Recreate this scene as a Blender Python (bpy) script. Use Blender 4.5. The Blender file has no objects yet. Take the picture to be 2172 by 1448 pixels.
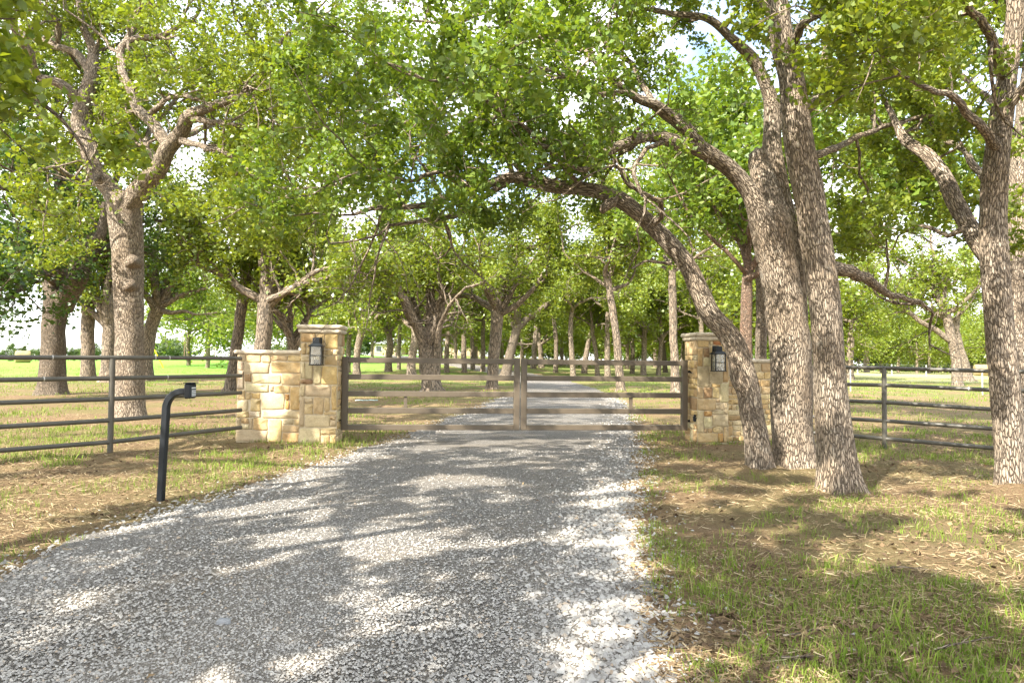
import bpy, math, random
import numpy as np
from mathutils import Vector, noise as mnoise

SC = bpy.context.scene
COL = SC.collection
R = math.radians
RNG = np.random.default_rng(7)

# ------------------------------------------------------------------ camera
F_PX, CX, CY, CAM_H = 1450.0, 1086.0, 724.0, 1.30      # photo is 2172 x 1448
PITCH, ROLL = R(1.74), R(0.60)
_fw = np.array([0, math.cos(PITCH), math.sin(PITCH)])
_u0 = np.array([0, -math.sin(PITCH), math.cos(PITCH)])
_r0 = np.array([1.0, 0, 0])
_rt = math.cos(ROLL) * _r0 + math.sin(ROLL) * _u0
_up = -math.sin(ROLL) * _r0 + math.cos(ROLL) * _u0
CAM = np.array([0, 0, CAM_H])
cd = bpy.data.cameras.new('camera')
cam = bpy.data.objects.new('camera', cd)
COL.objects.link(cam)
cd.sensor_width = 36.0
cd.lens = 36.0 * F_PX / 2172.0
cd.clip_start, cd.clip_end = 0.05, 5000
from mathutils import Matrix
cam.matrix_world = Matrix(((_rt[0], _up[0], -_fw[0], 0), (_rt[1], _up[1], -_fw[1], 0), (_rt[2], _up[2], -_fw[2], CAM_H), (0, 0, 0, 1)))
SC.camera = cam

# ------------------------------------------------------------------ light
SUN_DIR = np.array([-0.58, -0.64, 0.80])
SUN_DIR = SUN_DIR / np.linalg.norm(SUN_DIR)
SUN_EL = math.asin(SUN_DIR[2])
SUN_ROT = math.atan2(SUN_DIR[0], SUN_DIR[1])
world = bpy.data.worlds.new('World')
SC.world = world
world.use_nodes = True
nt = world.node_tree
nt.nodes.clear()
w_out = nt.nodes.new('ShaderNodeOutputWorld')
w_bg = nt.nodes.new('ShaderNodeBackground')
w_bg.inputs[1].default_value = 0.15
sky = nt.nodes.new('ShaderNodeTexSky')
sky.sky_type = 'NISHITA'
sky.sun_disc = False
sky.sun_elevation = SUN_EL
sky.sun_rotation = SUN_ROT
sky.air_density, sky.dust_density, sky.ozone_density = 1.0, 1.5, 1.0
w_tc = nt.nodes.new('ShaderNodeTexCoord')
w_no = nt.nodes.new('ShaderNodeTexNoise')
w_no.inputs['Scale'].default_value = 3.2
w_no.inputs['Detail'].default_value = 7
w_ra = nt.nodes.new('ShaderNodeValToRGB')
w_ra.color_ramp.elements[0].position, w_ra.color_ramp.elements[1].position = 0.36, 0.62
w_mx = nt.nodes.new('ShaderNodeMix')
w_mx.data_type = 'RGBA'
w_mx.inputs[7].default_value = (6.6, 6.6, 6.6, 1)       # thin white cloud
nt.links.new(w_tc.outputs['Generated'], w_no.inputs['Vector'])
nt.links.new(w_no.outputs[0], w_ra.inputs[0])
nt.links.new(w_ra.outputs[0], w_mx.inputs[0])
nt.links.new(sky.outputs[0], w_mx.inputs[6])
nt.links.new(w_mx.outputs[2], w_bg.inputs[0])
nt.links.new(w_bg.outputs[0], w_out.inputs[0])
sd = bpy.data.lights.new('sun', 'SUN')
sd.energy, sd.angle, sd.color = 4.2, R(0.53), (1.0, 0.94, 0.84)
sun = bpy.data.objects.new('sun', sd)
COL.objects.link(sun)
sun.rotation_euler = Vector(SUN_DIR).to_track_quat('Z', 'Y').to_euler()
SC.view_settings.view_transform = 'Standard'
SC.view_settings.look = 'None'
SC.view_settings.gamma = 1
SC.view_settings.exposure = 1.80
SC.view_settings.use_curve_mapping = False
SC.render.engine = 'CYCLES'
SC.cycles.max_bounces = 8
SC.cycles.diffuse_bounces = 5
SC.cycles.transmission_bounces = 5
SC.cycles.use_denoising = True

# ------------------------------------------------------------------ geometry helpers
def sm(a, b, x):
    t = np.clip((np.asarray(x, float) - a) / (b - a), 0, 1)
    return t * t * (3 - 2 * t)

def rise(x, y):            # the pasture swells gently up to the house
    return 2.7 * sm(25, 160, y) * np.exp(-((np.asarray(x, float) + 17) / 55.0) ** 2)

# driveway edges (world x at given world y)
RY = [-14, -8, -4, -1, 1, 2.5, 4.0, 5.7, 7.1, 9.4, 11.5, 15.3, 21, 26, 34, 44, 58, 78, 105, 140]
RL = [-12, -9.0, -6.2, -4.4, -3.6, -3.15, -3.02, -2.96, -2.6, -2.24, -1.87, -1.43, -0.75, -0.3, 0.3, 0.2, -1.9, -7.5, -18, -30]
RR = [-3.0, -1.0, 0.2, 0.5, 0.52, 0.6, 0.72, 0.95, 1.22, 1.70, 2.05, 2.6, 3.5, 3.9, 4.2, 3.7, 1.8, -3.6, -13, -24]
def road_l(y): return np.interp(y, RY, RL)
def road_r(y): return np.interp(y, RY, RR)
def road_d(x, y):          # >0 outside the driveway
    return np.maximum(road_l(y) - x, x - road_r(y))

def ground(x, y):
    x = np.asarray(x, float); y = np.asarray(y, float)
    b = 0.020 * np.sin(1.7 * x + 0.6 * y) + 0.016 * np.sin(2.9 * y - 1.3 * x + 1) + 0.010 * np.sin(5.1 * x + 3.7 * y) + 0.008 * np.sin(7.3 * y - 6.1 * x)
    for bx, by in ((3.08, 8.5), (3.72, 8.95), (3.32, 7.0), (5.18, 7.1), (-8.05, 14.4)):
        b = b + 0.075 * np.exp(-((x - bx) ** 2 + (y - by) ** 2) / 0.22) * (1 + 0.3 * np.sin(4 * np.arctan2(y - by, x - bx)))
    return rise(x, y) + b * sm(0.0, 0.8, road_d(x, y)) * (1 - sm(30, 80, y))

def ray(px, py):
    return (px - CX) / F_PX * _rt - (py - CY) / F_PX * _up + _fw

def P(px, py, Y):          # the place at depth Y seen at a photo position
    d = ray(px, py)
    return CAM + d * (Y / d[1])

def G(px, py):             # the place on the ground seen at a photo position
    d = ray(px, py)
    lo, hi = 1.0, 400.0
    f = lambda t: (CAM + d * t)[2] - float(rise(*(CAM + d * t)[:2]))
    ts = np.linspace(1, 300, 3000)
    for t in ts:
        if f(t) < 0: break
    a, b = t - 0.1, t
    for _ in range(20):
        m = (a + b) / 2
        if f(m) < 0: b = m
        else: a = m
    return CAM + d * b

def mesh_np(name, V, polys, mat=None, smooth=False, attrs=None):
    """polys: list of int arrays (n,k)."""
    me = bpy.data.meshes.new(name)
    V = np.ascontiguousarray(V, dtype=np.float32)
    me.vertices.add(len(V)); me.vertices.foreach_set('co', V.ravel())
    polys = [np.asarray(p, dtype=np.int32) for p in polys if len(p)]
    loops = np.concatenate([p.ravel() for p in polys])
    tot = np.concatenate([np.full(len(p), p.shape[1], np.int32) for p in polys])
    start = np.concatenate([[0], np.cumsum(tot)[:-1]]).astype(np.int32)
    me.loops.add(len(loops)); me.loops.foreach_set('vertex_index', loops)
    me.polygons.add(len(tot)); me.polygons.foreach_set('loop_start', start)
    me.update(calc_edges=True)
    if smooth: me.polygons.foreach_set('use_smooth', np.ones(len(tot), bool))
    if attrs:
        for k, a in attrs.items():
            at = me.attributes.new(k, 'FLOAT_VECTOR', 'POINT')
            at.data.foreach_set('vector', np.ascontiguousarray(a, dtype=np.float32).ravel())
    if mat: me.materials.append(mat)
    return me

def put(name, me, parent=None, loc=None, rot=None):
    o = bpy.data.objects.new(name, me)
    COL.objects.link(o)
    if parent is not None: o.parent = parent
    if loc is not None: o.location = loc
    if rot is not None: o.rotation_euler = rot
    return o

def tag(o, label=None, cat=None, group=None, kind=None):
    if label: o['label'] = label
    if cat: o['category'] = cat
    if group: o['group'] = group
    if kind: o['kind'] = kind
    return o

def empty(name, loc, rz=0.0):
    o = bpy.data.objects.new(name, None)
    COL.objects.link(o)
    o.empty_display_size = 0.2
    o.location = loc
    o.rotation_euler = (0, 0, rz)
    return o

class MB:
    """collects simple shapes into one mesh"""
    def __init__(s): s.v, s.f = [], []
    def add(s, vs, fs):
        n = len(s.v); s.v += [tuple(v) for v in vs]; s.f += [tuple(i + n for i in f) for f in fs]; return s
    def box(s, x0, x1, y0, y1, z0, z1, b=0.0):
        if b <= 0:
            vs = [(x, y, z) for z in (z0, z1) for y in (y0, y1) for x in (x0, x1)]
            return s.add(vs, [(0, 2, 3, 1), (4, 5, 7, 6), (0, 1, 5, 4), (2, 6, 7, 3), (0, 4, 6, 2), (1, 3, 7, 5)])
        # chamfered box : three pairs of inset faces
        vs, idx = [], {}
        for cx, (xa, xb) in ((0, (x0, x0 + b)), (1, (x1, x1 - b))):
            for cy, (ya, yb) in ((0, (y0, y0 + b)), (1, (y1, y1 - b))):
                for cz, (za, zb) in ((0, (z0, z0 + b)), (1, (z1, z1 - b))):
                    for ax, v in (('x', (xa, yb, zb)), ('y', (xb, ya, zb)), ('z', (xb, yb, za))):
                        idx[(cx, cy, cz, ax)] = len(vs); vs.append(v)
        I = lambda a, b_, c, x: idx[(a, b_, c, x)]
        fs = []
        for c in (0, 1):
            fs.append((I(c,0,0,'x'), I(c,1,0,'x'), I(c,1,1,'x'), I(c,0,1,'x'))[::(1 if c else -1)])
            fs.append((I(0,c,0,'y'), I(1,c,0,'y'), I(1,c,1,'y'), I(0,c,1,'y'))[::(-1 if c else 1)])
            fs.append((I(0,0,c,'z'), I(1,0,c,'z'), I(1,1,c,'z'), I(0,1,c,'z'))[::(1 if c else -1)])
        for a in (0, 1):
            for b_ in (0, 1):
                fs.append((I(a,b_,0,'x'), I(a,b_,1,'x'), I(a,b_,1,'y'), I(a,b_,0,'y')))
                fs.append((I(a,0,b_,'x'), I(a,1,b_,'x'), I(a,1,b_,'z'), I(a,0,b_,'z')))
                fs.append((I(0,a,b_,'y'), I(1,a,b_,'y'), I(1,a,b_,'z'), I(0,a,b_,'z')))
                for c in (0, 1):
                    fs.append((I(a,b_,c,'x'), I(a,b_,c,'y'), I(a,b_,c,'z')))
        return s.add(vs, fs)
    def cyl(s, p0, p1, r0, r1=None, n=12, caps=True):
        r1 = r0 if r1 is None else r1
        p0, p1 = np.array(p0, float), np.array(p1, float)
        t = (p1 - p0) / np.linalg.norm(p1 - p0)
        ref = np.array([0, 0, 1.0]) if abs(t[2]) < 0.9 else np.array([1.0, 0, 0])
        a = np.cross(t, ref); a /= np.linalg.norm(a); b = np.cross(t, a)
        vs = []
        for p, r in ((p0, r0), (p1, r1)):
            for k in range(n):
                w = 2 * math.pi * k / n
                vs.append(p + r * (math.cos(w) * a + math.sin(w) * b))
        fs = [(k, n + k, n + (k + 1) % n, (k + 1) % n) for k in range(n)]
        if caps: fs += [tuple(range(n)), tuple(range(2 * n - 1, n - 1, -1))]
        return s.add(vs, fs)
    def build(s, name, mat, parent=None, smooth=False):
        me = bpy.data.meshes.new(name)
        me.from_pydata(s.v, [], s.f)
        import bmesh
        bm = bmesh.new(); bm.from_mesh(me)
        bmesh.ops.recalc_face_normals(bm, faces=bm.faces)
        bm.to_mesh(me); bm.free()
        if smooth:
            me.polygons.foreach_set('use_smooth', np.ones(len(me.polygons), bool))
            try: me.set_sharp_from_angle(angle=R(40))
            except Exception: pass
        if mat: me.materials.append(mat)
        return put(name, me, parent)

# ------------------------------------------------------------------ materials
def new_mat(name):
    m = bpy.data.materials.new(name); m.use_nodes = True
    n = m.node_tree; n.nodes.clear()
    out = n.nodes.new('ShaderNodeOutputMaterial')
    return m, n, out
def N(n, t, **kw):
    nd = n.nodes.new(t)
    for k, v in kw.items():
        if k.startswith('i_'):
            nd.inputs[k[2:].replace('_', ' ')].default_value = v
        else: setattr(nd, k, v)
    return nd
def ramp(n, fac, stops, interp='LINEAR'):
    r = n.nodes.new('ShaderNodeValToRGB')
    e = r.color_ramp.elements
    while len(e) < len(stops): e.new(0.5)
    for el, (p, c) in zip(e, stops):
        el.position = p; el.color = (c if len(c) == 4 else (*c, 1))
    r.color_ramp.interpolation = interp
    n.links.new(fac, r.inputs[0])
    return r.outputs[0]
def mixc(n, fac, a, b, mode='MIX'):
    m = n.nodes.new('ShaderNodeMix'); m.data_type = 'RGBA'; m.blend_type = mode
    for s, v in ((0, fac), (6, a), (7, b)):
        if isinstance(v, (int, float)): m.inputs[s].default_value = v
        elif isinstance(v, tuple): m.inputs[s].default_value = (*v, 1) if len(v) == 3 else v
        else: n.links.new(v, m.inputs[s])
    return m.outputs[2]
def math_(n, op, a, b=None, c=None):
    m = n.nodes.new('ShaderNodeMath'); m.operation = op
    for i, v in enumerate((a, b, c)):
        if v is None: continue
        if isinstance(v, (int, float)): m.inputs[i].default_value = v
        else: n.links.new(v, m.inputs[i])
    return m.outputs[0]
def noise_(n, vec, scale, detail=4, rough=0.55, dist=0.0):
    t = N(n, 'ShaderNodeTexNoise', i_Scale=scale, i_Detail=detail, i_Roughness=rough, i_Distortion=dist)
    if vec is not None: n.links.new(vec, t.inputs['Vector'])
    return t.outputs[0]
def bump_(n, h, strength=0.5, dist=0.02, prev=None):
    b = N(n, 'ShaderNodeBump', i_Strength=strength, i_Distance=dist)
    n.links.new(h, b.inputs['Height'])
    if prev is not None: n.links.new(prev, b.inputs['Normal'])
    return b.outputs[0]
def princ(n, out, color, rough=0.8, normal=None, metallic=0.0, spec=0.3):
    p = n.nodes.new('ShaderNodeBsdfPrincipled')
    for nm, v in (('Base Color', color), ('Roughness', rough)):
        if isinstance(v, (tuple, float, int)):
            p.inputs[nm].default_value = (*v, 1) if isinstance(v, tuple) else v
        else: n.links.new(v, p.inputs[nm])
    p.inputs['Metallic'].default_value = metallic
    p.inputs['Specular IOR Level'].default_value = spec
    if normal is not None: n.links.new(normal, p.inputs['Normal'])
    n.links.new(p.outputs[0], out.inputs[0])
    return p

def leaf_mat(name, cols, trans=0.46):
    m, n, out = new_mat(name)
    g = N(n, 'ShaderNodeNewGeometry')
    c = ramp(n, g.outputs['Random Per Island'], [(i / (len(cols) - 1), c) for i, c in enumerate(cols)])
    d = N(n, 'ShaderNodeBsdfDiffuse'); t = N(n, 'ShaderNodeBsdfTranslucent')
    gl = N(n, 'ShaderNodeBsdfGlossy', i_Roughness=0.40)
    gl.inputs[0].default_value = (0.8, 0.85, 0.8, 1)
    n.links.new(c, d.inputs[0])
    tc = mixc(n, 1.0, c, (1.35, 1.25, 0.5), 'MULTIPLY')
    n.links.new(tc, t.inputs[0])
    m1 = N(n, 'ShaderNodeMixShader'); m1.inputs[0].default_value = trans
    n.links.new(d.outputs[0], m1.inputs[1]); n.links.new(t.outputs[0], m1.inputs[2])
    m2 = N(n, 'ShaderNodeMixShader'); m2.inputs[0].default_value = 0.05
    n.links.new(m1.outputs[0], m2.inputs[1]); n.links.new(gl.outputs[0], m2.inputs[2])
    n.links.new(m2.outputs[0], out.inputs[0])
    return m

def bark_mat(name, ridge, furrow, warm, k=52.0):
    m, n, out = new_mat(name)
    a = N(n, 'ShaderNodeAttribute', attribute_name='bark')
    mp = N(n, 'ShaderNodeMapping'); mp.inputs['Scale'].default_value = (1, 1, 0.21)
    n.links.new(a.outputs['Vector'], mp.inputs[0])
    nz = N(n, 'ShaderNodeTexNoise', i_Scale=22.0, i_Detail=3.0)
    n.links.new(mp.outputs[0], nz.inputs['Vector'])
    va = N(n, 'ShaderNodeVectorMath', operation='MULTIPLY_ADD')
    va.inputs[1].default_value = (0.045, 0.045, 0.045)
    n.links.new(nz.outputs['Color'], va.inputs[0]); n.links.new(mp.outputs[0], va.inputs[2])
    v = N(n, 'ShaderNodeTexVoronoi', feature='DISTANCE_TO_EDGE', i_Scale=k)
    n.links.new(va.outputs[0], v.inputs['Vector'])
    vc = N(n, 'ShaderNodeTexVoronoi', feature='F1', i_Scale=k)
    n.links.new(va.outputs[0], vc.inputs['Vector'])
    h = ramp(n, v.outputs['Distance'], [(0.0, (0, 0, 0)), (0.07, (0.45,) * 3), (0.20, (1, 1, 1))])
    fine = noise_(n, a.outputs['Vector'], 90, 4, 0.7)
    big = noise_(n, a.outputs['Vector'], 2.2, 4, 0.6)
    c = mixc(n, h, furrow, ridge)
    c = mixc(n, ramp(n, big, [(0.42, (0, 0, 0)), (0.7, (0.75,) * 3)]), c, warm)
    lic = noise_(n, a.outputs['Vector'], 5.5, 6, 0.7)
    c = mixc(n, ramp(n, lic, [(0.56, (0, 0, 0)), (0.70, (0.6,) * 3)]), c, mixc(n, 0.5, ridge, (0.50, 0.49, 0.43)))
    bwv = N(n, 'ShaderNodeRGBToBW'); n.links.new(vc.outputs['Color'], bwv.inputs[0])
    c = mixc(n, 0.4, c, bwv.outputs[0], 'SOFT_LIGHT')
    c = mixc(n, ramp(n, v.outputs['Distance'], [(0.0, (1,) * 3), (0.035, (0.9,) * 3), (0.10, (0, 0, 0))]), c, furrow)
    c = mixc(n, ramp(n, fine, [(0.3, (0, 0, 0)), (0.75, (0.5,) * 3)]), c, mixc(n, 0.5, c, (0.55, 0.5, 0.43)))
    hh = math_(n, 'ADD', h, math_(n, 'MULTIPLY', fine, 0.45))
    b = bump_(n, hh, 1.0, 0.022)
    princ(n, out, c, 0.92, b, spec=0.15)
    return m

def stone_mat(name, col, col2):
    m, n, out = new_mat(name)
    tc = N(n, 'ShaderNodeTexCoord'); oi = N(n, 'ShaderNodeObjectInfo')
    off = N(n, 'ShaderNodeVectorMath', operation='SCALE')
    cmb = N(n, 'ShaderNodeCombineXYZ')
    for i in range(3): n.links.new(oi.outputs['Random'], cmb.inputs[i])
    off.inputs['Scale'].default_value = 37.0
    n.links.new(cmb.outputs[0], off.inputs[0])
    ad = N(n, 'ShaderNodeVectorMath', operation='ADD')
    n.links.new(tc.outputs['Object'], ad.inputs[0]); n.links.new(off.outputs[0], ad.inputs[1])
    n1 = noise_(n, ad.outputs[0], 7, 5, 0.6, 0.4)
    n2 = noise_(n, ad.outputs[0], 38, 5, 0.7)
    c = mixc(n, ramp(n, n1, [(0.34, (0, 0, 0)), (0.68, (1, 1, 1))]), col, col2)
    hs = N(n, 'ShaderNodeHueSaturation')
    n.links.new(math_(n, 'MULTIPLY_ADD', oi.outputs['Random'], 0.3, 0.85), hs.inputs['Value'])
    n.links.new(math_(n, 'MULTIPLY_ADD', oi.outputs['Random'], 0.02, 0.49), hs.inputs['Hue'])
    n.links.new(c, hs.inputs['Color'])
    c2 = mixc(n, ramp(n, n2, [(0.34, (0.32,) * 3), (0.55, (0, 0, 0))]), hs.outputs[0], (0.20, 0.13, 0.07))
    hgt = math_(n, 'ADD', n1, math_(n, 'MULTIPLY', n2, 0.35))
    princ(n, out, c2, 0.88, bump_(n, hgt, 0.6, 0.018), spec=0.2)
    return m

def simple_mat(name, col, rough=0.7, metallic=0.0, spec=0.3, var=0.12, scale=12.0, bump=0.15, bd=0.005):
    m, n, out = new_mat(name)
    tc = N(n, 'ShaderNodeTexCoord')
    nz = noise_(n, tc.outputs['Object'], scale, 5, 0.6)
    c = mixc(n, ramp(n, nz, [(0.3, (0, 0, 0)), (0.7, (1, 1, 1))]), tuple(x * (1 - var) for x in col), tuple(min(1, x * (1 + var)) for x in col))
    b = bump_(n, noise_(n, tc.outputs['Object'], scale * 4, 4), bump, bd)
    princ(n, out, c, rough, b, metallic, spec)
    return m

# ---- ground
def ground_mat():
    m, n, out = new_mat('pasture_soil')
    tc = N(n, 'ShaderNodeTexCoord'); pos = tc.outputs['Object']
    sep = N(n, 'ShaderNodeSeparateXYZ'); n.links.new(pos, sep.inputs[0])
    x, y = sep.outputs[0], sep.outputs[1]
    big = noise_(n, pos, 0.55, 5, 0.6, 0.3)
    mid = noise_(n, pos, 2.3, 5, 0.65)
    st = N(n, 'ShaderNodeMapping'); st.inputs['Scale'].default_value = (1, 1.9, 1); st.inputs['Rotation'].default_value = (0, 0, 0.3)
    n.links.new(pos, st.inputs[0])
    fine = noise_(n, st.outputs[0], 26, 6, 0.75)
    fib = noise_(n, st.outputs[0], 70, 4, 0.8, 0.8)
    soil = mixc(n, ramp(n, mid, [(0.35, (0, 0, 0)), (0.65, (1, 1, 1))]), (0.17, 0.103, 0.058), (0.30, 0.195, 0.115))
    straw = mixc(n, ramp(n, fib, [(0.38, (0, 0, 0)), (0.62, (1, 1, 1))]), (0.12, 0.075, 0.035), (0.40, 0.30, 0.17))
    c = mixc(n, ramp(n, fine, [(0.40, (0, 0, 0)), (0.58, (1, 1, 1))]), soil, straw)
    green = mixc(n, ramp(n, fib, [(0.35, (0, 0, 0)), (0.65, (1, 1, 1))]), (0.065, 0.10, 0.018), (0.20, 0.26, 0.06))
    gm = ramp(n, math_(n, 'ADD', math_(n, 'MULTIPLY', big, 0.75), math_(n, 'MULTIPLY', fine, 0.3)), [(0.46, (0, 0, 0)), (0.58, (0.85,) * 3)])
    near = ramp(n, math_(n, 'DIVIDE', y, 100.0), [(0.10, (0.30,) * 3), (0.24, (0.45,) * 3), (0.34, (1, 1, 1))])
    c = mixc(n, math_(n, 'MULTIPLY', gm, near), c, green)
    # farther back under the grove it is greener
    far = ramp(n, math_(n, 'DIVIDE', y, 100.0), [(0.30, (0, 0, 0)), (0.58, (1, 1, 1))])
    g2 = ramp(n, big, [(0.40, (0, 0, 0)), (0.56, (1, 1, 1))])
    c = mixc(n, math_(n, 'MULTIPLY', math_(n, 'MULTIPLY', far, g2), 0.85), c, mixc(n, fib, (0.10, 0.17, 0.025), (0.22, 0.31, 0.06)))
    # open hay field on the left, dry stubble on the right
    ln = math_(n, 'ADD', math_(n, 'MULTIPLY', big, 10.0), math_(n, 'MULTIPLY', mid, 6.0))
    fl = math_(n, 'MULTIPLY', ramp(n, math_(n, 'DIVIDE', math_(n, 'ADD', y, ln), 100.0), [(0.50, (0, 0, 0)), (0.62, (1, 1, 1))]),
               ramp(n, math_(n, 'DIVIDE', math_(n, 'ADD', x, 100.0), 100.0), [(0.80, (1, 1, 1)), (0.90, (0, 0, 0))]))
    spk = noise_(n, pos, 150, 4, 0.8)
    c = mixc(n, ramp(n, spk, [(0.34, (0.55,) * 3), (0.47, (0, 0, 0))]), c, (0.07, 0.045, 0.025))
    c = mixc(n, ramp(n, spk, [(0.56, (0, 0, 0)), (0.68, (0.5,) * 3)]), c, (0.44, 0.35, 0.22))
    c = mixc(n, fl, c, mixc(n, fib, (0.13, 0.30, 0.035), (0.22, 0.40, 0.07)))
    fr = math_(n, 'MULTIPLY', ramp(n, math_(n, 'DIVIDE', math_(n, 'ADD', y, ln), 100.0), [(0.55, (0, 0, 0)), (0.70, (1, 1, 1))]),
               ramp(n, math_(n, 'DIVIDE', x, 100.0), [(0.04, (0, 0, 0)), (0.16, (1, 1, 1))]))
    c = mixc(n, fr, c, mixc(n, mid, (0.30, 0.34, 0.10), (0.46, 0.42, 0.20)))
    hgt = math_(n, 'ADD', fine, math_(n, 'MULTIPLY', fib, 0.6))
    princ(n, out, c, 0.95, bump_(n, hgt, 1.0, 0.03), spec=0.1)
    return m

def gravel_road_mat():
    m, n, out = new_mat('crushed_limestone')
    tc = N(n, 'ShaderNodeTexCoord'); pos = tc.outputs['Object']
    v = N(n, 'ShaderNodeTexVoronoi', feature='F1', i_Scale=78.0); n.links.new(pos, v.inputs['Vector'])
    v2 = N(n, 'ShaderNodeTexVoronoi', feature='DISTANCE_TO_EDGE', i_Scale=78.0); n.links.new(pos, v2.inputs['Vector'])
    bw = N(n, 'ShaderNodeRGBToBW'); n.links.new(v.outputs['Color'], bw.inputs[0])
    c = ramp(n, bw.outputs[0], [(0.15, (0.18, 0.162, 0.14)), (0.5, (0.295, 0.275, 0.245)), (0.85, (0.43, 0.405, 0.365))])
    c = mixc(n, ramp(n, v2.outputs['Distance'], [(0.0, (0.8,) * 3), (0.12, (0, 0, 0))]), c, (0.12, 0.105, 0.09))
    big = noise_(n, pos, 0.9, 5, 0.6)
    c = mixc(n, ramp(n, big, [(0.45, (0, 0, 0)), (0.72, (0.45,) * 3)]), c, (0.33, 0.27, 0.20))
    b = bump_(n, ramp(n, v2.outputs['Distance'], [(0, (0, 0, 0)), (0.25, (1, 1, 1))]), 0.9, 0.012)
    b = bump_(n, bw.outputs[0], 0.8, 0.012, b)
    princ(n, out, c, 0.9, b, spec=0.2)
    return m

def island_mat(name, stops, rough=0.85, spec=0.2, trans=0.0):
    m, n, out = new_mat(name)
    g = N(n, 'ShaderNodeNewGeometry')
    c = ramp(n, g.outputs['Random Per Island'], stops)
    p = princ(n, out, c, rough, spec=spec)
    if trans:
        t = N(n, 'ShaderNodeBsdfTranslucent'); n.links.new(c, t.inputs[0])
        mx = N(n, 'ShaderNodeMixShader'); mx.inputs[0].default_value = trans
        n.links.new(p.outputs[0], mx.inputs[1]); n.links.new(t.outputs[0], mx.inputs[2])
        n.links.new(mx.outputs[0], out.inputs[0])
    return m

M = {}
M['ground'] = ground_mat()
M['road'] = gravel_road_mat()
M['bark'] = bark_mat('post_oak_bark', (0.40, 0.32, 0.235), (0.105, 0.074, 0.048), (0.32, 0.225, 0.14), 46.0)
M['bark_dark'] = bark_mat('dark_oak_bark', (0.24, 0.185, 0.13), (0.045, 0.032, 0.02), (0.17, 0.12, 0.07), 40.0)
M['bark_shaded'] = bark_mat('shaded_grove_oak_bark', (0.31, 0.24, 0.17), (0.045, 0.032, 0.02), (0.20, 0.14, 0.085), 17.0)  # oak bark with the grove's shade put into its colour, coarser mottles
M['bark_red'] = bark_mat('cedar_bark', (0.32, 0.21, 0.14), (0.06, 0.035, 0.02), (0.30, 0.15, 0.085), 60.0)
M['leaf'] = leaf_mat('oak_leaf', [(0.12, 0.175, 0.020), (0.21, 0.265, 0.030), (0.165, 0.23, 0.025), (0.28, 0.32, 0.040), (0.15, 0.235, 0.032)])
M['leaf_green'] = leaf_mat('deep_oak_leaf', [(0.10, 0.175, 0.024), (0.18, 0.255, 0.034), (0.13, 0.22, 0.028), (0.25, 0.31, 0.042)])
M['leaf_dark'] = leaf_mat('dark_leaf', [(0.04, 0.085, 0.014), (0.07, 0.13, 0.020), (0.055, 0.11, 0.016)])
M['leaf_lime'] = leaf_mat('young_leaf', [(0.15, 0.24, 0.025), (0.20, 0.30, 0.035), (0.17, 0.27, 0.03)])
M['leaf_hazed'] = leaf_mat('hazed_far_leaf', [(0.085, 0.13, 0.05), (0.12, 0.17, 0.06), (0.10, 0.15, 0.06)])  # distance haze put into the leaf colour: greyer, bluer green
M['grass'] = island_mat('grass_blade', [(0, (0.12, 0.19, 0.02)), (0.35, (0.19, 0.28, 0.035)), (0.7, (0.26, 0.35, 0.05)), (0.86, (0.26, 0.28, 0.07)), (1, (0.46, 0.38, 0.2))], 0.7, 0.25, 0.35)
M['litter'] = island_mat('dry_straw', [(0, (0.10, 0.065, 0.033)), (0.5, (0.24, 0.165, 0.09)), (0.85, (0.38, 0.29, 0.165)), (1, (0.48, 0.40, 0.25))], 0.85, 0.2, 0.1)
M['deadleaf'] = island_mat('dead_oak_leaf', [(0, (0.08, 0.05, 0.03)), (0.5, (0.16, 0.105, 0.06)), (0.85, (0.25, 0.17, 0.09)), (1, (0.33, 0.25, 0.13))], 0.8, 0.25, 0.1)
M['stones'] = island_mat('gravel_stone', [(0, (0.24, 0.22, 0.195)), (0.3, (0.34, 0.32, 0.29)), (0.65, (0.41, 0.39, 0.355)), (0.9, (0.52, 0.495, 0.45)), (1, (0.40, 0.31, 0.22))], 0.85)
M['metal'] = simple_mat('bronze_gate_paint', (0.115, 0.090, 0.062), 0.42, 0.0, 0.5, 0.12, 5.0, 0.05)
M['pipe'] = simple_mat('grey_pipe_paint', (0.090, 0.082, 0.064), 0.42, 0.0, 0.5, 0.2, 6.0, 0.08)
M['black'] = simple_mat('black_powder_coat', (0.010, 0.013, 0.016), 0.45, 0.0, 0.35, 0.2, 10.0, 0.05)
M['weld'] = simple_mat('bare_weld', (0.5, 0.49, 0.45), 0.4, 0.3, 0.5)
M['mortar'] = simple_mat('buff_mortar', (0.60, 0.50, 0.34), 0.95, 0, 0.1, 0.15, 18.0, 0.8, 0.01)
M['cap'] = simple_mat('limestone_cap', (0.54, 0.46, 0.34), 0.85, 0, 0.2, 0.22, 14.0, 0.8, 0.012)
M['keywhite'] = simple_mat('white_key', (0.75, 0.76, 0.76), 0.5)
M['bulb'] = simple_mat('frosted_candle_tube', (0.75, 0.68, 0.50), 0.5)
ST = {'cream': ((0.60, 0.48, 0.29), (0.52, 0.41, 0.25)), 'tan': ((0.52, 0.365, 0.175), (0.59, 0.455, 0.26)), 'ochre': ((0.52, 0.345, 0.145), (0.60, 0.445, 0.23)),
      'olive': ((0.47, 0.39, 0.225), (0.55, 0.46, 0.28)), 'grey': ((0.48, 0.385, 0.245), (0.43, 0.33, 0.20)), 'brown': ((0.32, 0.20, 0.10), (0.44, 0.31, 0.16)),
      'pink': ((0.50, 0.36, 0.24), (0.54, 0.45, 0.32)), 'rust': ((0.46, 0.20, 0.065), (0.48, 0.31, 0.14))}
for k, (a, b) in ST.items(): M['st_' + k] = stone_mat(k + '_sandstone', a, b)
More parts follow.
